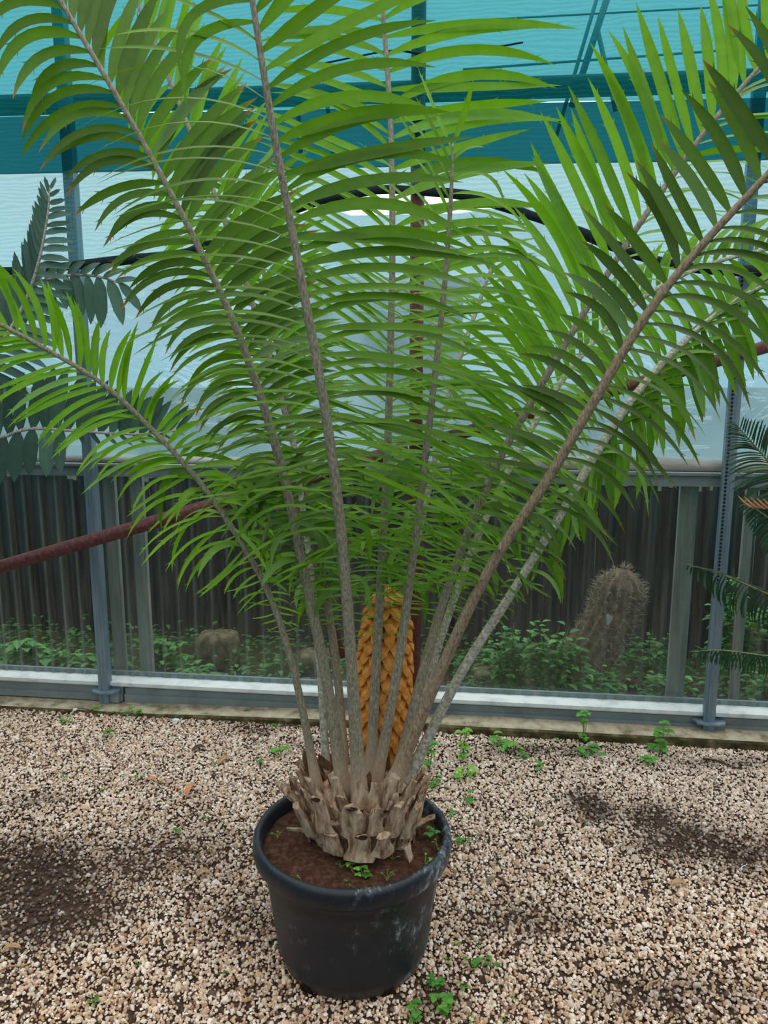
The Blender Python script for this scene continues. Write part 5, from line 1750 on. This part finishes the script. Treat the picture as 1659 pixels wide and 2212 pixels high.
def dry_leaf(px, py, length, ang_, width, mat, label):
    c_ = at_ground(px, py, .009)
    L_ = length * proj(c_)[2] / FPX
    d = np.array([math.cos(ang_), math.sin(ang_), 0])
    b = MB()
    p0, p2 = c_ - d * L_ / 2, c_ + d * L_ / 2
    gq = leaflet_geo(p0, c_ + np.array([0, 0, .02]) + np.array([-d[1], d[0], 0]) * L_ * .18, p2, width * proj(c_)[2] / FPX, np.array([.1, -.2, 1.]), n=6, teeth=0)
    b.add(gq[0], gq[1])
    # give the blade thickness
    m0 = len(b.v)
    nv_ = [tuple(np.array(v) - np.array([0, 0, .0012])) for v in b.v]
    nf_ = [tuple(reversed([i + m0 for i in f])) for f in b.f]
    b.v += nv_
    b.f += nf_
    o = b.build('dry_leaf', mat)
    tag(o, label, 'dry leaf')


def twig(px, py, length, ang_, r, mat, label, kink=.12):
    c_ = at_ground(px, py, .009)
    L_ = length * proj(c_)[2] / FPX
    d = np.array([math.cos(ang_), math.sin(ang_), 0])
    sd = np.array([-d[1], d[0], 0])
    b = MB()
    pts = catmull([c_ - d * L_ / 2, c_ - d * L_ * .15 + sd * L_ * kink, c_ + d * L_ * .2 - sd * L_ * kink * .5 + np.array([0, 0, .003]), c_ + d * L_ / 2], 10)
    b.tube(pts, [r * (1 - .045 * i) for i in range(11)], 6)
    o = b.build('twig', mat)
    tag(o, label, 'twig')


dry_leaf(413, 1706, 46, 1.35, 13, M['dry_orange'], 'curled orange dry leaf on the gravel left of the pot')
dry_leaf(326, 1688, 34, -.25, 8, M['dry_orange'], 'thin orange dry leaf left of the curled one')
dry_leaf(487, 1642, 40, .95, 12, M['dry_tan'], 'tan dry leaf below the kerb left of the fronds')
dry_leaf(440, 1888, 26, .3, 14, M['dry_tan'], 'tan crumpled leaf left of the pot')
dry_leaf(1468, 1912, 34, -.1, 13, M['dry_tan'], 'flat brown dry leaf in the right gravel')
dry_leaf(962, 1890, 30, .1, 12, M['dry_tan'], 'grey-brown dry leaf touching the right side of the pot')
dry_leaf(1060, 1906, 24, .8, 12, M['stone'], 'dull grey dry leaf right of the pot')
dry_leaf(25, 2052, 40, .2, 12, M['dry_tan'], 'dry leaf at the lower left edge')
dry_leaf(430, 1618, 30, .5, 10, M['twig'], 'dark dry leaf under the kerb at left')
for args in [(400, 1836, 64, -.12, .0035, M['twig'], 'dark brown twig on the gravel left of the pot'), (362, 1863, 46, -.05, .002, M['dry_tan'], 'pale straw on the gravel left of the pot'), (380, 1876, 40, -.6, .002, M['dry_tan'], 'second pale straw crossing below the first'),
             (30, 2090, 70, .42, .003, M['dry_tan'], 'pale stick at the lower left edge'), (1258, 1762, 46, 1.75, .005, M['dry_tan'], 'short tan stick standing in the dark earth patch'), (1315, 1806, 34, 1.2, .005, M['dry_tan'], 'stubby tan stick right of the dark earth patch'),
             (1440, 1865, 44, -1.0, .003, M['twig'], 'brown stick in the right gravel'), (1608, 1872, 30, .8, .002, M['sill'], 'white straw near the right edge'), (1412, 2124, 56, .75, .003, M['dry_tan'], 'split pale straw in the lower right gravel'),
             (1337, 2030, 34, .45, .0028, M['dry_tan'], 'tan straw in the right gravel'), (1086, 1905, 44, -1.0, .004, M['twig'], 'grey-brown stick right of the pot'), (1352, 2190, 36, 1.35, .004, M['dry_tan'], 'short tan stick at the bottom edge'),
             (1017, 2095, 40, .15, .0018, M['dry_tan'], 'thin straw beside the weeds by the pot foot'), (180, 1535, 90, .2, .005, M['twig'], 'dark twig below the kerb left of the left post'), (640, 1570, 70, -.1, .003, M['twig'], 'thin twig below the kerb behind the left petioles'),
             (1480, 1625, 60, .5, .003, M['dry_tan'], 'straw below the kerb left of the right post'), (1560, 1650, 80, -.6, .004, M['twig'], 'twig lying below the kerb right of the right post'), (1400, 1905, 30, .1, .002, M['dry_tan'], 'thin straw left of the flat brown leaf'),
             (895, 1990, 30, 1.2, .002, M['twig'], 'fine dark twig against the right of the pot'), (60, 2185, 60, 1.3, .003, M['twig'], 'dark twig in the bottom left corner')]:
    twig(*args)
for (px, py, r, lab) in [(163, 1534, .012, 'pale oval stone below the kerb left of the left post'), (380, 1556, .012, 'whitish stone below the kerb between post and fronds'), (1490, 1578, .01, 'small stone on the kerb left of the right post'), (1165, 1780, .011, 'pinkish stone in the gravel right of the pot')]:
    c_ = at_ground(px, py, .006)
    b = MB()
    for j in range(6):
        for i in range(9):
            th, ph = 2 * math.pi * i / 9, -math.pi / 2 + math.pi * j / 5
            d = np.array([math.cos(th) * math.cos(ph) * 1.5, math.sin(th) * math.cos(ph), math.sin(ph) * .7])
            b.v.append(tuple(c_ + d * r * (1 + .2 * mnoise.noise(Vector(d * 1.5 + px)))))
    for j in range(5):
        for i in range(9):
            b.f.append((j * 9 + i, j * 9 + (i + 1) % 9, (j + 1) * 9 + (i + 1) % 9, (j + 1) * 9 + i))
    o = b.build('stone', M['stone'] if px > 1100 else M['sill'])
    tag(o, lab, 'stone')
